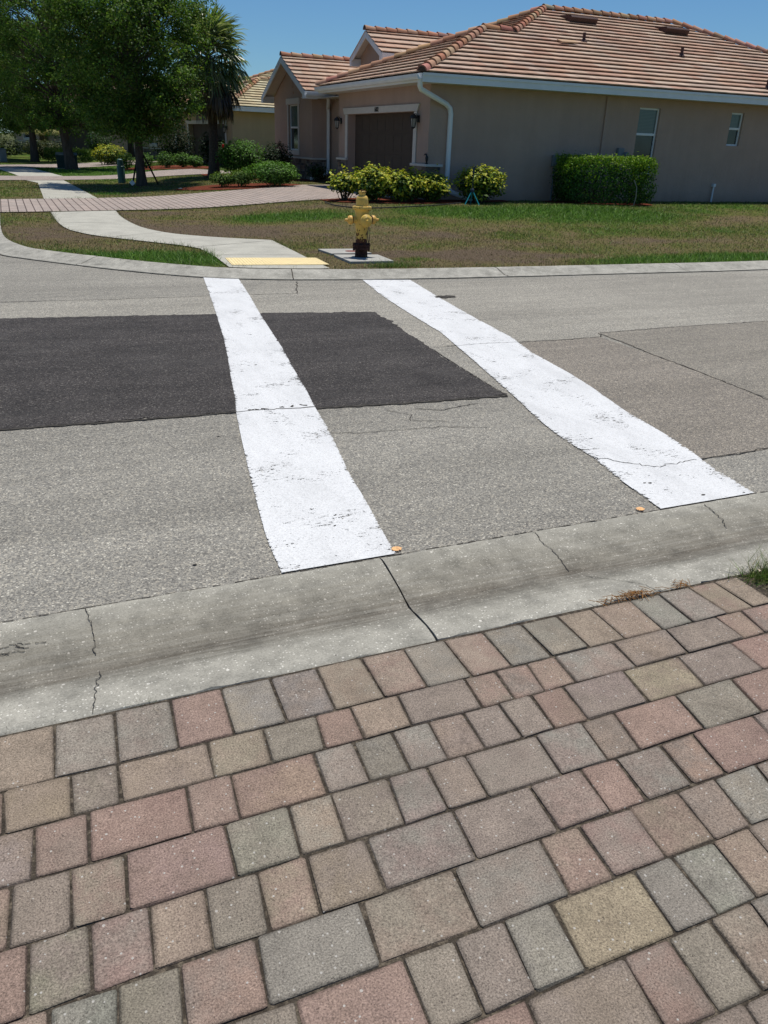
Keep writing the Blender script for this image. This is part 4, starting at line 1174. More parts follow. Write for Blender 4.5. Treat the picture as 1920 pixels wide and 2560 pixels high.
    b.build('window_trim', M_trim, root, False, .006)
    window(root, 'y', .06, *w1, 1.73, True, 'tall side window, dark lower sash'); window(root, 'y', .06, *w2, 1.98, True, 'small high side window'); window(root, 'x', .455, *w3, 1.72, True, 'front window in the gable wing')
    lantern(root, .58, 1.88); lantern(root, 5.98, 1.88)
    for ss in ((('x', 0, 5.43, 6.2, -.3, .78, seed + 1),), (('x', 0, -.045, .82, -.3, .78, seed + 2), ('y', 0, -.04, .36, -.3, .78, seed + 3)), (('x', .4, 9.86, 14.4, -.3, .68, seed + 4), ('y', 9.9, .36, .90, -.3, .68, seed + 5))):
        b = MB()
        for q in ss: stones(b, *q)
        b.build('stone_veneer', M_stone, root)
    for ss in (((-.085, -.003, 5.40, 6.24, .782, .842),), ((-.085, -.003, -.003, .845, .782, .842), (-.085, .40, -.085, -.003, .782, .842)), ((.315, .397, 9.897, 14.4, .682, .735), (.315, .93, 9.815, 9.897, .682, .735))):
        b = MB()
        for q in ss: b.bb(*q)
        b.build('stone_ledge', M_trim, root, False, .008)
    # roof
    ZE = 2.80
    b = MB()
    D = 3.6 / CP
    tiles(b, [[(-.5, 0), (4.1, 0), (4.1, D), (3.1, D)]], (0, -.5, ZE), (1, 0, 0), (0, CP, SP), seed + 11, pal)
    DM = 6.25 / CP
    tiles(b, [[(4.1, 0), (18.25, 0), (12, DM), (6.75, DM), (4.1, D)]], (0, -.5, ZE), (1, 0, 0), (0, CP, SP), seed + 11, pal)
    tiles(b, [[(0, 0), (7.2, 0), (3.6, D)]], (-.5, 6.7, ZE), (0, -1, 0), (CP, 0, SP), seed + 12, pal)
    tiles(b, [[(0, 0), (12.5, 0), (6.25, DM)]], (.5, 12, ZE), (0, -1, 0), (CP, 0, SP), seed + 13, pal)
    wp = 1.2 / 2.65; cw = 1 / math.sqrt(1 + wp * wp)
    tiles(b, [[(-.03, 0), (.5, 0), (3.5, 2.65 / cw), (-.03, 2.65 / cw)]], (0, 9.4, ZE), (1, 0, 0), (0, cw, wp * cw), seed + 14, pal)
    ep = .70 / 1.35; ce = 1 / math.sqrt(1 + ep * ep)
    tiles(b, [[(1.57, 0), (3.15, 0), (4.95, 1.35 / ce), (1.57, 1.35 / ce)]], (0, 6.7, 3.85), (1, 0, 0), (0, ce, ep * ce), seed + 15, pal)
    c2 = pal[0]
    for f in ([(-.5, 6.7, ZE), (.5, 6.7, ZE), (4.1, 3.1, 4.24), (3.1, 3.1, 4.24)][::-1], [(.5, 12, ZE), (18.25, 12, ZE), (12, 5.75, 5.3), (6.75, 5.75, 5.3)][::-1], [(18.25, -.5, ZE), (18.25, 12, ZE), (12, 5.75, 5.3)],
              [(-.03, 14.7, ZE), (10, 14.7, ZE), (10, 12.05, 4.0), (-.03, 12.05, 4.0)][::-1], [(10, 12.05, 4.0), (10, 14.7, ZE), (10, 9.4, ZE)], [(1.57, 9.4, 3.85), (3.15, 9.4, 3.85), (4.95, 8.05, 4.55), (1.57, 8.05, 4.55)][::-1]):
        b.face(f, 0, c2)
    roof = b.build('roof', tilem, root)
    z5 = 5.3; up_ = .028
    for i, (p, q) in enumerate([((-.5, -.5, ZE), (3.1, 3.1, 4.24)), ((-.5, 6.7, ZE), (3.1, 3.1, 4.24)), ((3.1, 3.1, 4.24), (4.15, 3.1, 4.24)), ((4.05, 3.05, 4.22), (6.75, 5.75, z5)), ((.5, 12, ZE), (6.75, 5.75, z5)), ((6.75, 5.75, z5), (12, 5.75, z5)), ((12, 5.75, z5), (18.25, -.5, ZE)), ((0, 12.05, 4.0), (3.6, 12.05, 4.0)), ((1.58, 8.05, 4.55), (4.95, 8.05, 4.55))]):
        b = MB(); caps(b, (p[0], p[1], p[2] + up_), (q[0], q[1], q[2] + up_), seed + 20 + i)
        b.build('ridge_cap', tilem, roof, True)
    def on_roof(x, y): return ZE + TP * (y + .5)
    for x0, x1, y in ((6.95, 7.95, 4.78), (10.65, 11.6, 4.70)):
        b = MB(); rx = Matrix.Rotation(math.atan(TP), 3, 'X')
        pr = [(-.25, .04), (-.27, .19), (-.20, .22), (.34, .06), (.34, .02)]
        pts = [(rx @ Vector((0, a, h_))) for a, h_ in pr]
        L_ = [(x0, y + p.y, on_roof(0, y) + p.z) for p in pts]; R_ = [(x1, y + p.y, on_roof(0, y) + p.z) for p in pts]
        for i in range(5):
            j = (i + 1) % 5
            b.face([L_[i], L_[j], R_[j], R_[i]])
        b.face(L_); b.face(R_[::-1])
        b.build('roof_vent', M_brown_metal, roof)
    for x, y in ((6.28, 2.78), (9.56, 2.30), (11.0, .12)):
        b = MB(); z_ = on_roof(0, y); b.tube([(x, y, z_ - .05), (x, y, z_ + .26)], .045, 10); b.lathe([(.11, .0), (.05, .08)], 10, 0, Matrix.Translation((x, y, z_ + .02)))
        b.build('vent_pipe', M_brown_metal, roof)
    if number:
        cu = bpy.data.curves.new('house_number', 'FONT'); cu.body = number; cu.size = .165; cu.extrude = .006; cu.align_x = 'CENTER'; cu.align_y = 'CENTER'
        to = bpy.data.objects.new('tmp', cu); COL.objects.link(to)
        bpy.context.view_layer.update()
        me = bpy.data.meshes.new_from_object(to.evaluated_get(bpy.context.evaluated_depsgraph_get()))
        bpy.data.objects.remove(to)
        for v in me.vertices: v.co.x, v.co.y, v.co.z = -.053 - v.co.z, 3.17 - v.co.x * .72, 2.115 + v.co.y
        me.materials.clear(); me.materials.append(M_black)
        bm = bmesh.new(); bm.from_mesh(me); bmesh.ops.recalc_face_normals(bm, faces=bm.faces); bm.to_mesh(me); bm.free()
        link(bpy.data.objects.new('house_number', me), root)
        b = MB()          # meters and conduit on the side wall
        b.bb(3.68, 3.86, -.10, -.002, .86, 1.14); b.bb(3.70, 3.84, -.115, -.10, .9, 1.1); b.tube([(3.77, -.04, .86), (3.77, -.04, -.1)], .02, 8)
        b.build('disconnect_box', M_greybox, root, False, .008)
        b = MB(); b.bb(5.78, 5.98, -.10, -.002, 1.06, 1.36); b.lathe([(.075, 0), (.075, .05), (.06, .09), (.02, .10)], 16, 0, Matrix.Translation((6.02, -.10, 1.20)) @ Matrix.Rotation(math.pi / 2, 4, 'X')); b.tube([(5.88, -.05, 1.06), (5.88, -.05, -.1)], .022, 8)
        b.build('meter_box', M_greybox, root, False, .008)
        b = MB(); b.tube([(9.49, -.06, -.1), (9.49, -.06, .50)], .025, 8); b.bb(9.45, 9.54, -.09, -.003, .42, .50); b.build('drain_pipe', M_white, root)
        b = MB()          # lifted loose tile
        rx = Matrix.Rotation(math.atan(TP) - .08, 3, 'X') @ Matrix.Rotation(.12, 3, 'Z'); b.box((5.5, 2.45, on_roof(0, 2.45) + .09), (.62, .24, .03), 0, 0, (.52, .36, .22), rx); b.build('loose_tile', tilem, roof)
    return root
HG = 'single storey houses along the street'
build_house((*h2w(0, 0), PZ), A, (.45, .322, .255), TILES, M_tile, 'corner house with terracotta tile roof and number 16002 over its brown garage door', HG, '16002', 1)
build_house((-8.0, 42.6, .22), A + .193, (.46, .34, .21), TILES2, M_tile2, 'tan house with sandy roof tiles half hidden behind the palm tree', HG, None, 40)
build_house((-21.5, 62.5, .2), A + .40, (.45, .322, .255), TILES, M_tile, 'farthest house, in deep shade behind the street trees', HG, None, 70)

# ================================================================== SMALL THINGS
# hydrant
hx, hy = -.46, 12.01; hz = Tz(hx, hy) + .035
HA = AR - math.pi / 2
t = thing('fire_hydrant', 'yellow fire hydrant with rusty base on a concrete pad', 'fire hydrant', (hx, hy, hz), HA)
b = MB()
b.lathe([(.083, .165), (.086, .18), (.082, .2), (.083, .36), (.090, .40), (.096, .46), (.099, .54), (.098, .60), (.104, .635), (.112, .65)], 32)
b.tube([(.05, 0, .505), (.155, 0, .505)], .070, 20)
b.tube([(0, .05, .505), (0, .16, .505)], .045, 16); b.tube([(0, -.05, .505), (0, -.16, .505)], .045, 16)
b.build('barrel', M_hyd, t, True)
b = MB(); b.lathe([(.118, .648), (.136, .654), (.138, .672), (.134, .684), (.118, .690)], 32)
for k in range(8):
    a = k * math.pi / 4 + .2; b.lathe([(.011, .64), (.011, .652)], 6, 0, Matrix.Translation((.122 * math.cos(a), .122 * math.sin(a), 0)))
b.build('top_flange', M_hyd, t, True)
b = MB(); b.lathe([(.092, .688), (.089, .70), (.087, .76), (.084, .79), (.074, .812), (.058, .826), (.050, .832)], 32); b.build('bonnet', M_hyd, t, True)
b = MB(); b.lathe([(.046, .830), (.047, .862), (.055, .865), (.055, .884), (.05, .889)], 20); b.lathe([(.022, .887), (.022, .905)], 5); b.build('operating_nut', M_hyd, t, True)
def cap(name, mat, ang, r0, d0, r, nut):
    M_ = Matrix.Rotation(ang, 4, 'Z') @ Matrix.Translation((d0, 0, .505)) @ Matrix.Rotation(math.pi / 2, 4, 'Y')
    b = MB(); b.lathe([(r, 0), (r * 1.04, .008), (r * 1.04, .035), (r * .96, .045), (r * .72, .054), (r * .66, .062), (r * .30, .066), (nut, .068), (nut * .9, .105), (nut * .6, .108)], 24, 0, M_)
    o = b.build(name, mat, t, True)
    b = MB(); b.lathe([(r * .93, -.012), (r * .95, .001)], 20, 0, M_); b.build('cap_gasket', M_rust, o)
    return o
cap('pumper_cap', M_hyd, 0, 0, .150, .082, .021)
cap('hose_cap', M_hydcap, math.pi / 2, 0, .152, .058, .02); cap('hose_cap', M_hydcap, -math.pi / 2, 0, .152, .058, .02)
b = MB(); b.lathe([(.090, -.05), (.092, 0), (.089, .10), (.10, .108)], 28); b.build('base_stub', M_rust, t, True)
b = MB(); b.lathe([(.115, .104), (.126, .108), (.126, .134), (.120, .137), (.120, .143), (.128, .146), (.128, .172), (.10, .180), (.085, .195)], 28)
for k in range(8):
    a = k * math.pi / 4; M_ = Matrix.Translation((.116 * math.cos(a), .116 * math.sin(a), 0)); b.lathe([(.016, .088), (.016, .104)], 6, 0, M_); b.lathe([(.017, .172), (.017, .19)], 6, 0, M_)
b.build('base_flange', M_rust, t, True)
b = MB()
cp = [Vector((.17, .035, .44)), Vector((.135, .075, .36)), Vector((.105, .082, .27)), Vector((.108, .075, .20)), Vector((.118, .055, .24)), Vector((.12, .045, .34)), Vector((.14, .05, .43))]
cpts = []
for p, q in zip(cp[:-1], cp[1:]):
    for k in range(8): cpts.append(p.lerp(q, k / 8))
for i, p in enumerate(cpts[:-1]):
    d = (cpts[i + 1] - p).normalized(); sd = d.orthogonal().normalized(); sd2 = d.cross(sd) if i % 2 else sd
    r_ = [p + sd2 * .005 * math.cos(a) + d * .009 * math.sin(a) for a in np.linspace(0, 2 * math.pi, 9)]
    b.tube(r_, .0018, 4, 0, False)
b.build('chain', M_chain, t)
# pads
def pad(pts, label, zt=.035):
    c = np.mean(pts, 0)
    o = MB(); o.prism([(x - c[0], y - c[1]) for x, y in pts], -.06, zt)
    o = o.build('concrete_pad', M_pad, None, False, .006); o.location = (*c, Tz(*c)); tag(o, label, 'concrete pad'); return o
pad(PADS[0], 'square grey concrete pad under the yellow hydrant')
p2 = pad(PADS[1], 'grey concrete pad behind the hydrant with reddish valve lid', .03)
b = MB(); b.lathe([(.10, 0), (.10, .034), (.085, .036), (.083, .033), (.02, .033)], 20, 0, Matrix.Translation((.12, -.02, 0))); b.build('valve_lid', plain('lid_rust_red', (.25, .12, .10), .8, .2, 0, .2, 20), p2)
# tactile paving
TQ = [(-2.34, 11.50), (-2.12, 10.84), (-.86, 11.20), (-1.10, 11.83)]
c = np.mean(TQ, 0); tz = Tz(*c) + .014
b = MB(); b.prism([(x - c[0], y - c[1]) for x, y in TQ], 0, .009)
tp = b.build('tactile_paving', M_tact, None, False, .002); tp.location = (*c, tz); tag(tp, 'pale yellow tactile warning strip at the kerb ramp', 'tactile paving')
b = MB()
q = np.array(TQ) - c
for i in range(30):
    for j in range(11):
        s_, w_ = (i + .5) / 30, (j + .5) / 11
        p = (q[0] * (1 - s_) + q[3] * s_) * (1 - w_) + (q[1] * (1 - s_) + q[2] * s_) * w_
        b.lathe([(.0125, .0085), (.009, .0135), (.004, .014)], 8, 0, Matrix.Translation((*p, 0)))
d_ = b.build('dome', M_tact, tp, True); d_['kind'] = 'stuff'
# sprinkler tripod
sx, sy = 1.86, 20.6; sz = Tz(sx, sy)
t = thing('sprinkler', 'teal tripod lawn sprinkler in front of the yellow shrub', 'sprinkler', (sx, sy, sz))
for a, l in ((-2.35, .24), (-.75, .24), (1.57, .24)):
    b = MB(); b.tube([(.02 * math.cos(a), .02 * math.sin(a), .30), (l * math.cos(a), l * math.sin(a), .0)], .012, 8); b.build('leg', M_teal, t)
b = MB(); b.lathe([(.03, .27), (.05, .28), (.05, .33), (.03, .36), (.018, .37)], 12); b.build('hub', M_dkteal, t)
b = MB(); b.tube([(0, 0, .36), (0, 0, .70)], .011, 8); b.build('riser', M_dkteal, t)
b = MB(); b.lathe([(.018, .68), (.026, .70), (.026, .80), (.018, .82)], 12); b.tube([(0, 0, .80), (.03, -.01, .86)], .014, 8); b.tube([(-.05, 0, .82), (.07, 0, .855)], .007, 6); b.build('sprinkler_head', M_dkteal, t)
# hose in the grass
hp = chaikin([(-1.65, 20.2), (-1.61, 19.9), (-1.35, 19.2), (-.94, 18.72), (-.4, 18.62), (.12, 18.85), (.7, 19.35), (1.16, 19.9), (1.6, 20.6)], 3)
b = MB(); b.tube([(x, y, Tz(x, y) + .03) for x, y in hp], .013, 6)
tag(b.build('garden_hose', M_hose, None, True), 'thin black hose curving through the lawn behind the hydrant', 'garden hose')
# ornament on the stone ledge
ox, oy = h2w(-.045, -.045)
t = thing('ledge_ornament', 'small dark bird shaped ornament on the stone ledge by the downspout', 'ornament', (ox, oy, PZ + .842), A)
b = MB(); b.lathe([(.035, 0), (.04, .02), (.018, .04), (.03, .08), (.04, .13), (.03, .18), (.015, .2)], 12); b.tube([(.0, .0, .18), (-.01, .04, .225), (-.01, .10, .22), (-.01, .15, .19)], [.02, .024, .015, .004], 8); b.build('figure', M_black, t, True)
# utility pedestal, transformer box, far meter box
px, py = -9.51, 29.71
t = thing('utility_pedestal', 'round green utility post in the shade beside the nearest oak trunk', 'utility post', (px, py, Tz(px, py)))
b = MB(); b.lathe([(.125, -.02), (.125, .52), (.118, .53)], 20); b.build('post', M_green, t, True)
b = MB(); b.lathe([(.13, .50), (.13, .54), (.105, .56), (.10, .70), (.09, .75), (.05, .78)], 20); b.build('cap', M_green, t, True)
px, py = -15.55, 40.75
t = thing('utility_box', 'low dark green utility box beside the leaning tree trunk', 'utility box', (px, py, Tz(px, py)), R(20))
b = MB(); b.bb(-.46, .46, -.42, .42, 0, .60); b.build('cabinet', M_dkgreen, t, False, .02)
b = MB(); b.face([(-.48, -.44, .60), (.48, -.44, .60), (.48, .44, .70), (-.48, .44, .70)]); b.face([(-.48, -.44, .57), (.48, -.44, .57), (.48, -.44, .60), (-.48, -.44, .60)]); b.face([(-.48, .44, .57), (-.48, -.44, .57), (-.48, -.44, .60), (-.48, .44, .70)]); b.face([(.48, -.44, .57), (.48, .44, .57), (.48, .44, .70), (.48, -.44, .60)]); b.build('lid', M_dkgreen, t)
b = MB(); b.bb(-.55, .55, -.5, .5, -.05, .04); b.build('base', M_pad, t)
px, py = -21.5, 47.2
t = thing('utility_box', 'small grey green utility cabinet at the far left edge of the lawn', 'utility box', (px, py, Tz(px, py)), R(30))
b = MB(); b.bb(-.17, .17, -.15, .15, 0, .62); b.build('cabinet', M_greybox, t, False, .02)
b = MB(); b.bb(-.19, .19, -.17, .17, .62, .67); b.build('lid', M_greybox, t, False, .015)
# stakes propping the young trunk
for q, lb in ((((-8.66, 28.05), (-8.40, 28.12, .95)), 'dark leaning prop left of the nearest oak trunk'), (((-7.92, 28.6), (-8.28, 28.2, .98)), 'dark leaning prop right of the nearest oak trunk')):
    (x0, y0), e = q
    z0 = Tz(x0, y0)
    b = MB(); d = Vector((e[0] - x0, e[1] - y0, e[2])); b.tube([(0, 0, -.05), tuple(d * .5), tuple(d)], .028, 6)
    o = b.build('tree_stake', M_wood); o.location = (x0, y0, z0); tag(o, lb, 'tree stake', 'props at the nearest oak')
# tag on a wire stake
px, py = -8.40, 27.2
t = thing('marker_tag', 'small white diamond card on a wire stake before the oak trunk', 'marker tag', (px, py, Tz(px, py)))
b = MB(); b.tube([(0, 0, 0), (.02, 0, .1)], .004, 6); b.build('stake', M_black, t)
b = MB(); b.box((.02, -.005, .15), (.13, .006, .13), 0, 0, None, Matrix.Rotation(R(52), 3, 'Y') @ Matrix.Rotation(.1, 3, 'Z')); b.build('card', M_card, t)
px, py = -4.9, 26.6
px, py = -6.55, 26.0
b = MB(); b.box((0, 0, .02), (.10, .07, .012), 0, .4); o = b.build('paper_scrap', M_card); o.location = (px, py, Tz(px, py) + .02); tag(o, 'white paper scrap lying on the lawn by the red mulch', 'litter')
x, y = sv2w(2.545, 1.995)
b = MB(); b.face([(-.018, 0, .0), (0, -.008, .003), (.02, 0, .001), (0, .008, .004)]); b.face([(-.018, 0, -.001), (0, .008, .003), (.02, 0, .0), (0, -.008, .002)]); o = b.build('fallen_leaf', plain('dead_leaf', (.42, .36, .24))); o.location = (x, y, .075); o.rotation_euler = (.3, .2, 1.2); tag(o, 'single pale dead leaf in the grass at the paving corner', 'leaf')

# ================================================================== PLANTS
def leafquads(P, size, Nrm, rg, asp=.5, fold=.25, droop=0):
    n = len(P)
    t = rg.normal(0, 1, (n, 3)); t -= (t * Nrm).sum(1)[:, None] * Nrm; t /= np.linalg.norm(t, axis=1)[:, None] + 1e-9
    b = np.cross(Nrm, t)
    s = (size * (1 + rg.normal(0, .22, n)).clip(.5, 1.7))[:, None]
    V = np.zeros((n, 4, 3))
    V[:, 0] = P - t * s * .5; V[:, 2] = P + t * s * .5 - np.array([0, 0, 1.]) * droop * s
    off = Nrm * s * fold * .3
    V[:, 1] = P + b * s * asp * .5 + off; V[:, 3] = P - b * s * asp * .5 + off
    return V.reshape(-1, 3)
def unit(v): return v / (np.linalg.norm(v, axis=-1, keepdims=True) + 1e-9)
def leaf_cols(n, pal, wts, rg, var=.15):
    c = np.array(pal)[rg.choice(len(pal), n, p=np.array(wts) / sum(wts))]
    return (c * (1 + rg.normal(0, var, n))[:, None].clip(.4, 1.8)).clip(0, 1)
OAK = [(.050, .108, .020), (.072, .142, .026), (.105, .182, .034), (.15, .225, .042), (.14, .15, .05)]
def oak(loc, H, rad, z0, nclust, nleaf, seed, label, lean=(0, 0), tr=.14, group='oak street trees', size=.085, sq=1.0):
    rg = np.random.default_rng(seed)
    zb = Tz(*loc)
    t = thing('oak_tree', label, 'tree', (*loc, zb), 0, group)
    b = MB()
    zt = z0 + (H - z0) * .78
    tp = []
    for k in range(14):
        f = k / 13; z = f * zt
        tp.append((lean[0] * z + .10 * math.sin(z * 1.3 + seed) * f, lean[1] * z + .08 * math.cos(z * 1.1 + seed) * f, z - .05))
    tr_ = [tr * (1.35 if k == 0 else 1.08 if k == 1 else 1) * (1 - .85 * k / 13) for k in range(14)]
    b.tube(tp, tr_, 12); b.build('trunk', M_bark, t, True)
    tpA = np.array(tp)
    b = MB(); C = []
    zc = (z0 + H) / 2; hh = (H - z0) / 2
    for i in range(nclust):
        while True:
            d = unit(rg.normal(0, 1, 3)); r = rg.uniform(.25, 1) ** .5
            if d[2] > .6 and rg.random() < .4: continue
            break
        z = max(z0 + .1 * rg.random(), zc - .22 * hh + d[2] * r * hh * 1.15)
        wr = rad * (1 - .28 * max(0, (z - zc) / hh)) * (1 + .13 * math.sin(3 * math.atan2(d[1], d[0]) + seed))
        e = np.array([lean[0] * z + d[0] * r * wr, lean[1] * z + d[1] * r * wr, z])
        C.append(e)
        zs = max(z0 * .75, min(z - .5 * np.hypot(d[0], d[1]) * wr, zt * .97)); k = np.searchsorted(tpA[:, 2], zs); k = min(max(k, 1), 13)
        s = tpA[k]
        m1 = s + (e - s) * .4 + np.array([0, 0, .22 * rg.random()]) + rg.normal(0, .08, 3); m2 = s + (e - s) * .75 + rg.normal(0, .1, 3)
        r0 = max(.012, min(tr_[k] * .5, .05)) * rg.uniform(.6, 1)
        b.tube([s, m1, m2, e], [r0, r0 * .7, r0 * .42, .006], 5)
        for q in range(4):
            f = unit(rg.normal(0, 1, 3)) * rg.uniform(.25, .5); a = m2 + (e - m2) * rg.random()
            b.tube([a, a + f * .5 + rg.normal(0, .04, 3), a + f], [.009, .006, .003], 4, 0, False)
    b.build('limbs', M_bark, t)
    C = np.array(C)
    per = nleaf // nclust
    P = []; Nn = []; Cc = []
    for e in C:
        sub = e + rg.normal(0, .27, (7, 3)) * (1, 1, .8)
        k = rg.integers(0, 7, per)
        p = sub[k] + rg.normal(0, .135, (per, 3)) * (1.15, 1.15, .8)
        P.append(p); Nn.append(unit(rg.normal(0, .75, (per, 3)) + np.array([0, 0, .75]) + .35 * unit(p - e)))
        tone = rg.normal(0, .16)
        wts = np.array([3, 4, 3, 1.4, .5])
        Cc.append(leaf_cols(per, OAK, wts, rg, .2) * (1 + tone))
    P = np.concatenate(P)
    np_mesh('crown', leafquads(P, size, np.concatenate(Nn), rg, .55), 4, M_leaf_oak, t, np.concatenate(Cc).clip(.01, 1))
    return t
oak((-8.35, 28.12), 7.6, 2.4, 1.75, 150, 92000, 5, 'nearest dark oak with slim trunk, beside the green utility post', (0, 0), .15)
oak((-14.95, 39.6), 9.6, 3.2, 1.9, 130, 64000, 8, 'second oak with leaning trunk, beside the dark utility box', (-.09, 0), .22, size=.10)
oak((-20.7, 49.4), 9.8, 3.4, 2.0, 110, 46000, 12, 'third oak farther along, left of the leaning trunk', (.02, 0), .2, size=.12)
oak((-24.3, 51.6), 10.0, 3.6, 2.0, 110, 44000, 15, 'leftmost oak, cut off by the left edge of the picture', (-.02, 0), .2, size=.12)
oak((-17.6, 57.5), 9.0, 3.2, 1.8, 70, 24000, 19, 'oak in deep shade behind the leaning oak', (0, 0), .2, size=.13)
oak((-27.5, 66), 10, 3.6, 1.8, 70, 22000, 23, 'farthest oak seen low between the left trunks', (0, 0), .2, size=.14)
for i, (x, y, lb) in enumerate([(-33, 58, 'oak beyond the left edge closing the street'), (-38, 74, 'distant oak at the bend of the street')]): oak((x, y), 9, 4.2, 1.0, 70, 20000, 60 + i, lb, (0, 0), .2, size=.16)

# cabbage palm
def palm(loc, H, label, seed):
    rg = np.random.default_rng(seed); zb = Tz(*loc)
    t = thing('palm_tree', label, 'palm tree', (*loc, zb))
    b = MB()
    pts = [(.05 * math.sin(z * .9), 0, z - .05) for z in np.linspace(0, H, 16)]
    b.tube(pts, [.27, .22, .185, .17, .165, .16, .16, .16, .16, .165, .17, .175, .18, .18, .17, .12], 14)
    for k in range(60):                                # boot stubs below the crown
        a = rg.random() * 6.28; z = H - .1 - 1.0 * rg.random()
        b.tube([(.15 * math.cos(a), .15 * math.sin(a), z), (.27 * math.cos(a), .27 * math.sin(a), z + .18)], [.03, .015], 5)
    b.build('trunk', M_ptrunk, t, True)
    top = np.array([0, 0, H])
    def fan(quads, cols, base, d, plen, L, nseg, droop, pal, spread=1.9, stem=None):
        d = unit(d); side = unit(np.cross(d, [0, 0, 1.])); upn = np.cross(side, d)
        mid = base + d * plen * .6 + np.array([0, 0, .05]); hub = base + d * plen + np.array([0, 0, -droop * .25])
        if stem is not None: stem.tube([base, mid, hub], [.022, .016, .012], 5, 0, False)
        dd = unit(d + np.array([0, 0, -droop * .55]))
        for k in range(nseg):
            a = -spread + 2 * spread * k / (nseg - 1) + rg.normal(0, .03)
            v = unit(dd * math.cos(a) + side * math.sin(a) - upn * (.18 * abs(math.sin(a))) )
            l = L * (.72 + .28 * math.cos(a * .6)) * (1 + rg.normal(0, .06))
            w = .030 * L / .9
            n1 = unit(np.cross(v, unit(upn + .3 * rg.normal(0, 1, 3))))
            p0 = hub; p1 = hub + v * l * .55; g = np.array([0, 0, -1.])
            v2 = unit(v + g * ((.10 + .7 * droop * droop) + .25 * rg.random())); p2 = p1 + v2 * l * .3
            v3 = unit(v2 + g * (.25 + .6 * droop * rg.random())); p3 = p2 + v3 * l * .2
            c = np.array(pal[rg.integers(len(pal))]) * (1 + rg.normal(0, .13))
            for (q0, q1, w0, w1) in ((p0, p1, w * .35, w), (p1, p2, w, w * .75), (p2, p3, w * .75, w * .1)):
                quads.append([q0 - n1 * w0, q0 + n1 * w0, q1 + n1 * w1, q1 - n1 * w1]); cols.append(c)
    G = [(.10, .15, .055), (.14, .19, .075), (.20, .245, .115), (.07, .11, .036), (.27, .30, .17)]
    DEAD = [(.15, .115, .075), (.10, .08, .058), (.20, .165, .115), (.075, .062, .045)]
    q, c = [], []; st = MB()
    for i in range(46):
        a = i * 2.39996 + rg.normal(0, .15); el = 1.35 - 1.75 * (i / 46) ** .9
        d = np.array([math.cos(a) * math.cos(el), math.sin(a) * math.cos(el), math.sin(el)])
        fan(q, c, top + np.array([0, 0, .15 - .35 * i / 46]), d, .62 + .22 * rg.random(), .95, 26, .12 + .88 * (i / 46), G, 1.75, st)
    np_mesh('fronds', np.array(q).reshape(-1, 3), 4, M_frond, t, np.array(c).clip(.01, 1))
    st.build('stalks', plain('palm_stalk', (.09, .11, .05)), t)
    q, c = [], []
    for i in range(40):
        a = i * 2.39996 + rg.normal(0, .2); el = -.35 - .95 * rg.random()
        if i % 3 == 0: a = rg.normal(-.2, .6)               # the skirt hangs heavier on the house side
        d = np.array([math.cos(a) * math.cos(el), math.sin(a) * math.cos(el), math.sin(el)])
        fan(q, c, top + np.array([0, 0, -.3 - .25 * rg.random()]), d, .45 + .35 * rg.random(), .85, 22, 1.1, DEAD if i % 4 else G[:2], 1.2)
    np_mesh('dead_skirt', np.array(q).reshape(-1, 3), 4, M_frond, t, np.array(c).clip(.01, 1))
    return t
palm((-6.78, 32.05), 3.95, 'cabbage palm with shaggy brown skirt of dead fronds beside the house', 4)

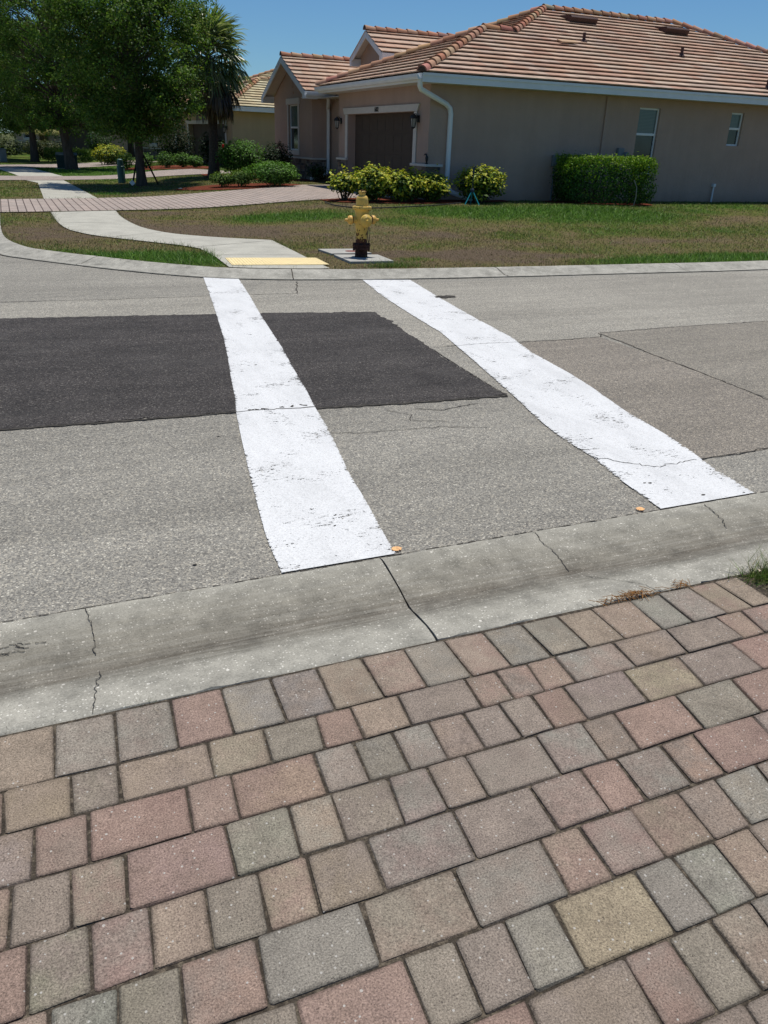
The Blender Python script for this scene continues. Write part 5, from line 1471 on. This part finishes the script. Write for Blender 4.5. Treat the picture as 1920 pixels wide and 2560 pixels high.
# shrubs
def shrub(loc, rad, n, size, pal, wts, label, cat='shrub', group=None, seed=0, box=False, rz=0, name='shrub', stems=10, z0=.08, asp=.5, lumps=.12, upb=.6, toppal=None, flowers=None, droop=0, sink=0):
    """foliage spread through the outer part of the volume; rad = half sizes (x, y) and height"""
    rg = np.random.default_rng(seed + 100)
    zb = Tz(*loc)
    t = thing(name, label, cat, (*loc, zb), rz, group)
    rx, ry, h = rad
    d = unit(rg.normal(0, 1, (n, 3)))
    if box:
        u = rg.uniform(-1, 1, (n, 3)); k = rg.integers(0, 5, n); dep = rg.random(n) ** 2 * .5
        fc = np.array([(1, 0, 0), (-1, 0, 0), (0, 1, 0), (0, -1, 0), (0, 0, 1)], float)[k]
        u = np.where(fc != 0, fc * (1 - dep[:, None]), u)
        p = u.copy()
        nrm = unit(fc * 1.2 + rg.normal(0, .38, (n, 3)))
        # rounded edges
        p = np.sign(p) * np.abs(p)
        ln = np.linalg.norm(p * (1, 1, .9), axis=1)
        p *= np.minimum(1, 1.42 / ln)[:, None]
    else:
        r = 1 - rg.random(n) ** 1.6 * .6
        p = d * r[:, None]
        nrm = unit(d * .7 + rg.normal(0, .5, (n, 3)) + np.array([0, 0, upb + .25]))
    ph = np.arctan2(p[:, 1], p[:, 0])
    lump = 1 + lumps * (np.sin(p[:, 0] * 5.1 + seed) * np.sin(p[:, 1] * 4.3 + 1.3 * seed) + .7 * np.sin(p[:, 2] * 6 + 3 * ph + seed)) * (.4 if box else 1)
    q = np.c_[p[:, 0] * rx * lump, p[:, 1] * ry * lump, z0 + (h - z0) * (.5 + .5 * p[:, 2] * lump)]
    q += rg.normal(0, size * .35, q.shape) * np.where(rg.random(n) < .08, 2.6, 1)[:, None]
    q[:, 2] = np.maximum(q[:, 2], z0 * .6 + .02 * rg.random(n))
    c = leaf_cols(n, pal, wts, rg)
    if toppal is not None:
        tt = np.clip((q[:, 2] - h * (.45 if box else .22)) / (h * .5) + rg.normal(0, .3, n) + .25 * (lump - 1) / max(lumps, .01), 0, 1)
        rim = np.linalg.norm(p, axis=1) > .8
        use = (rg.random(n) < tt * 1.15) & rim
        c[use] = leaf_cols(use.sum(), toppal, [1] * len(toppal), rg)
    np_mesh('foliage', leafquads(q, size, nrm, rg, asp, .3, droop), 4, M_leaf, t, c)
    if stems:
        b = MB()
        for k in range(stems):
            a = rg.random() * 6.28; r0 = rg.random() * .25
            e = q[rg.integers(n)] * (.8, .8, .9); e[2] = max(e[2], h * .4)
            s = np.array([rx * r0 * math.cos(a), ry * r0 * math.sin(a), -.03])
            b.tube([s, s + (e - s) * .5 + rg.normal(0, .03, 3), e], [.014, .010, .005], 5)
        b.build('stems', M_stem, t)
    if flowers:
        b = MB()
        for fx, fy, fz in flowers:
            for k in range(5):
                a = k * 1.2566; b.tube([(fx, fy, fz), (fx + .022 * math.cos(a), fy - .015, fz + .022 * math.sin(a)), (fx + .04 * math.cos(a), fy - .01, fz + .04 * math.sin(a))], [.005, .016, .006], 6)
        b.build('flowers', M_red, t, True)
    return t
CR = [(.035, .075, .014), (.055, .11, .018), (.085, .14, .024), (.12, .17, .03)]
CRT = [(.42, .42, .03), (.34, .40, .035), (.50, .46, .045), (.22, .30, .03)]
GR = [(.024, .065, .011), (.036, .09, .015), (.052, .12, .018), (.085, .16, .026)]
cg = 'yellow leaved shrubs in front of the garage'
shrub((-1.22, 20.75), (.36, .34, .62), 900, .10, CR, (3, 3, 2, 1), 'sparse low yellow green shrub at the driveway end of the row', 'shrub', cg, 1, stems=16, z0=.18, toppal=CRT, lumps=.2)
shrub((-.52, 20.45), (.50, .48, .77), 3200, .088, CR, (3, 3, 2, 1), 'tall yellow leaved shrub straight behind the hydrant', 'shrub', cg, 2, toppal=CRT, lumps=.18, stems=16)
shrub((.22, 20.50), (.50, .48, .71), 3100, .088, CR, (3, 3, 2, 1), 'yellow leaved shrub between the hydrant and the downspout, third in the row', 'shrub', cg, 3, toppal=CRT, lumps=.18, stems=16)
shrub((.86, 20.85), (.46, .46, .66), 2700, .088, CR, (3, 3, 2, 1), 'yellow leaved shrub beside the downspout foot, last in the row', 'shrub', cg, 4, toppal=CRT, lumps=.2, stems=16)
x, y = h2w(1.06, -.88)
shrub((x, y), (.60, .50, .84), 3800, .088, CR, (3, 3, 2, 1), 'round yellow leaved shrub against the side wall behind the sprinkler', 'shrub', cg, 5, toppal=CRT, lumps=.15, stems=18, z0=.12)
x, y = h2w(4.72, -.92)
hd = shrub((x, y), (1.22, .50, 1.14), 15000, .060, GR, (2, 3, 3, 1), 'large square clipped green hedge against the side wall', 'hedge', None, 6, True, A - R(17), 'hedge', 14, toppal=[(.12, .24, .02), (.18, .31, .025), (.25, .36, .03)], z0=.05, upb=.2)  # sunlit top and shaded faces put into the leaf colours
b = MB(); b.tube([(.72, -.56, -.02), (.74, -.60, .2), (.72, -.60, .45), (.64, -.56, .62)], .012, 6); b.build('bare_stem', M_pale, hd, True)
hg = 'clipped shrubs in the red mulch bed'
shrub((-5.28, 26.25), (.40, .38, .44), 1500, .06, GR, (2, 3, 3, 1), 'small round clipped shrub at the left end of the red mulch bed', 'shrub', hg, 7, toppal=[(.12, .20, .03), (.15, .24, .04)], lumps=.08)
shrub((-4.72, 26.15), (.40, .38, .48), 1500, .06, GR, (2, 3, 3, 1), 'second small round shrub, touching the wide low hedge', 'shrub', hg, 8, toppal=[(.12, .20, .03), (.15, .24, .04)], lumps=.08)
shrub((-3.72, 26.05), (.80, .62, .70), 6500, .062, GR, (2, 3, 3, 1), 'wide bright green shrub at the driveway corner of the mulch bed', 'shrub', hg, 9, toppal=[(.09, .21, .025), (.12, .25, .03)], lumps=.12)
shrub((-5.55, 31.0), (.80, .7, 1.25), 5500, .085, GR, (3, 3, 2, 1), 'bright green hibiscus with red flower left of the front window', 'shrub', None, 10, toppal=[(.08, .20, .02), (.11, .24, .03)], flowers=[(-.50, -.68, 1.02), (-.49, -.68, 1.06)], name='hibiscus_shrub')
shrub((-4.35, 31.6), (.55, .5, 1.2), 2600, .085, [(.015, .035, .010), (.022, .05, .013)], (1, 1), 'dark green bush close to the stone base of the front window', 'shrub', None, 11)
shrub((-2.75, 30.2), (.35, .3, .55), 700, .08, [(.02, .045, .012), (.035, .07, .016)], (1, 1), 'sparse dark bush under the front window beside the downspout', 'shrub', None, 12, lumps=.25)
fg = 'low green shrubs along the second driveway'
for i, (x, y, r, h_, lb) in enumerate([(-12.45, 39.6, .45, .72, 'low green shrub directly behind the green utility post'), (-11.55, 39.9, .36, .62, 'low green shrub left of the nearest oak trunk'), (-10.55, 39.6, .42, .66, 'low green shrub just right of the nearest oak trunk'), (-9.85, 39.9, .42, .62, 'low green shrub second right of the nearest oak trunk'), (-9.25, 39.7, .36, .5, 'small pale green shrub at the right end of the far row')]):
    shrub((x, y), (r, r * .9, h_), 1100, .08, GR, (2, 3, 3, 1), lb, 'shrub', fg, 20 + i, toppal=[(.10, .21, .03), (.13, .25, .04)])
shrub((-15.0, 45.2), (.85, .7, .95), 2600, .11, CR, (3, 3, 2, 1), 'yellow topped shrub between the two nearest oak trunks', 'shrub', None, 30, toppal=CRT)
shrub((-11.1, 43.6), (.95, .8, 1.9), 2800, .11, [(.012, .028, .009), (.02, .04, .012)], (1, 1), 'tall very dark bush behind the nearest oak trunk', 'shrub', None, 31)
shrub((-9.2, 43.4), (.7, .6, 1.5), 1800, .11, [(.012, .028, .009), (.02, .04, .012)], (1, 1), 'dark bush right of the oak trunk near the tan house', 'shrub', None, 32)
shrub((-8.05, 40.6), (.45, .4, 1.15), 1300, .09, [(.03, .06, .015), (.045, .09, .02)], (1, 1), 'upright green bush beside the tan house garage', 'shrub', None, 33)
shrub((-18.9, 49.9), (1.25, .6, .72), 3200, .09, GR, (2, 3, 3, 1), 'long low green hedge behind the leaning trunk', 'hedge', None, 34, True, R(20), 'hedge', 6, toppal=[(.13, .22, .03), (.18, .26, .04)])
shrub((-18.3, 53.5), (.8, .7, 1.7), 1800, .12, GR, (2, 3, 2, 1), 'green bush above the long low hedge', 'shrub', None, 35)
shrub((-22.0, 54.2), (1.3, .8, 1.1), 2400, .13, [(.03, .055, .014), (.07, .08, .025), (.10, .10, .03)], (2, 2, 1), 'dull yellowish bush left of the long low hedge', 'shrub', None, 36)
shrub((-25.5, 56.5), (1.4, .8, 1.2), 2000, .13, [(.02, .04, .012), (.04, .06, .016)], (2, 2), 'dark bush at the far left beyond the oaks', 'shrub', None, 37)
# small clump palm in the distance
t = thing('small_palm', 'small yellow green palm glimpsed between the left trunks', 'palm tree', (-24.0, 58.0, .1))
rg2 = np.random.default_rng(44); Q = []; K = []
b = MB()
for s_ in range(3):
    bx, by = rg2.normal(0, .35, 2); b.tube([(bx, by, -.05), (bx * 1.3, by, 1.3)], [.07, .05], 8)
    for k in range(9):
        a = k * 2.4; d = np.array([math.cos(a), math.sin(a), 1.1]); d = unit(d); p = np.array([bx * 1.3, by, 1.3])
        for i in range(7):
            q_ = p + d * .22; d = unit(d + np.array([0, 0, -.26])); sd = unit(np.cross(d, [0, 0, 1.]))
            for sg in (-1, 1):
                for j in range(2):
                    o_ = p + (q_ - p) * (j / 2); e_ = o_ + sd * sg * .30 + d * .16 + np.array([0, 0, -.08])
                    Q.append([o_, o_ + d * .05, e_, e_ - d * .01]); K.append((.20, .19, .045))
            p = q_
b.build('trunks', M_ptrunk, t, True); np_mesh('fronds', np.array(Q).reshape(-1, 3), 4, M_leaf, t, np.array(K))
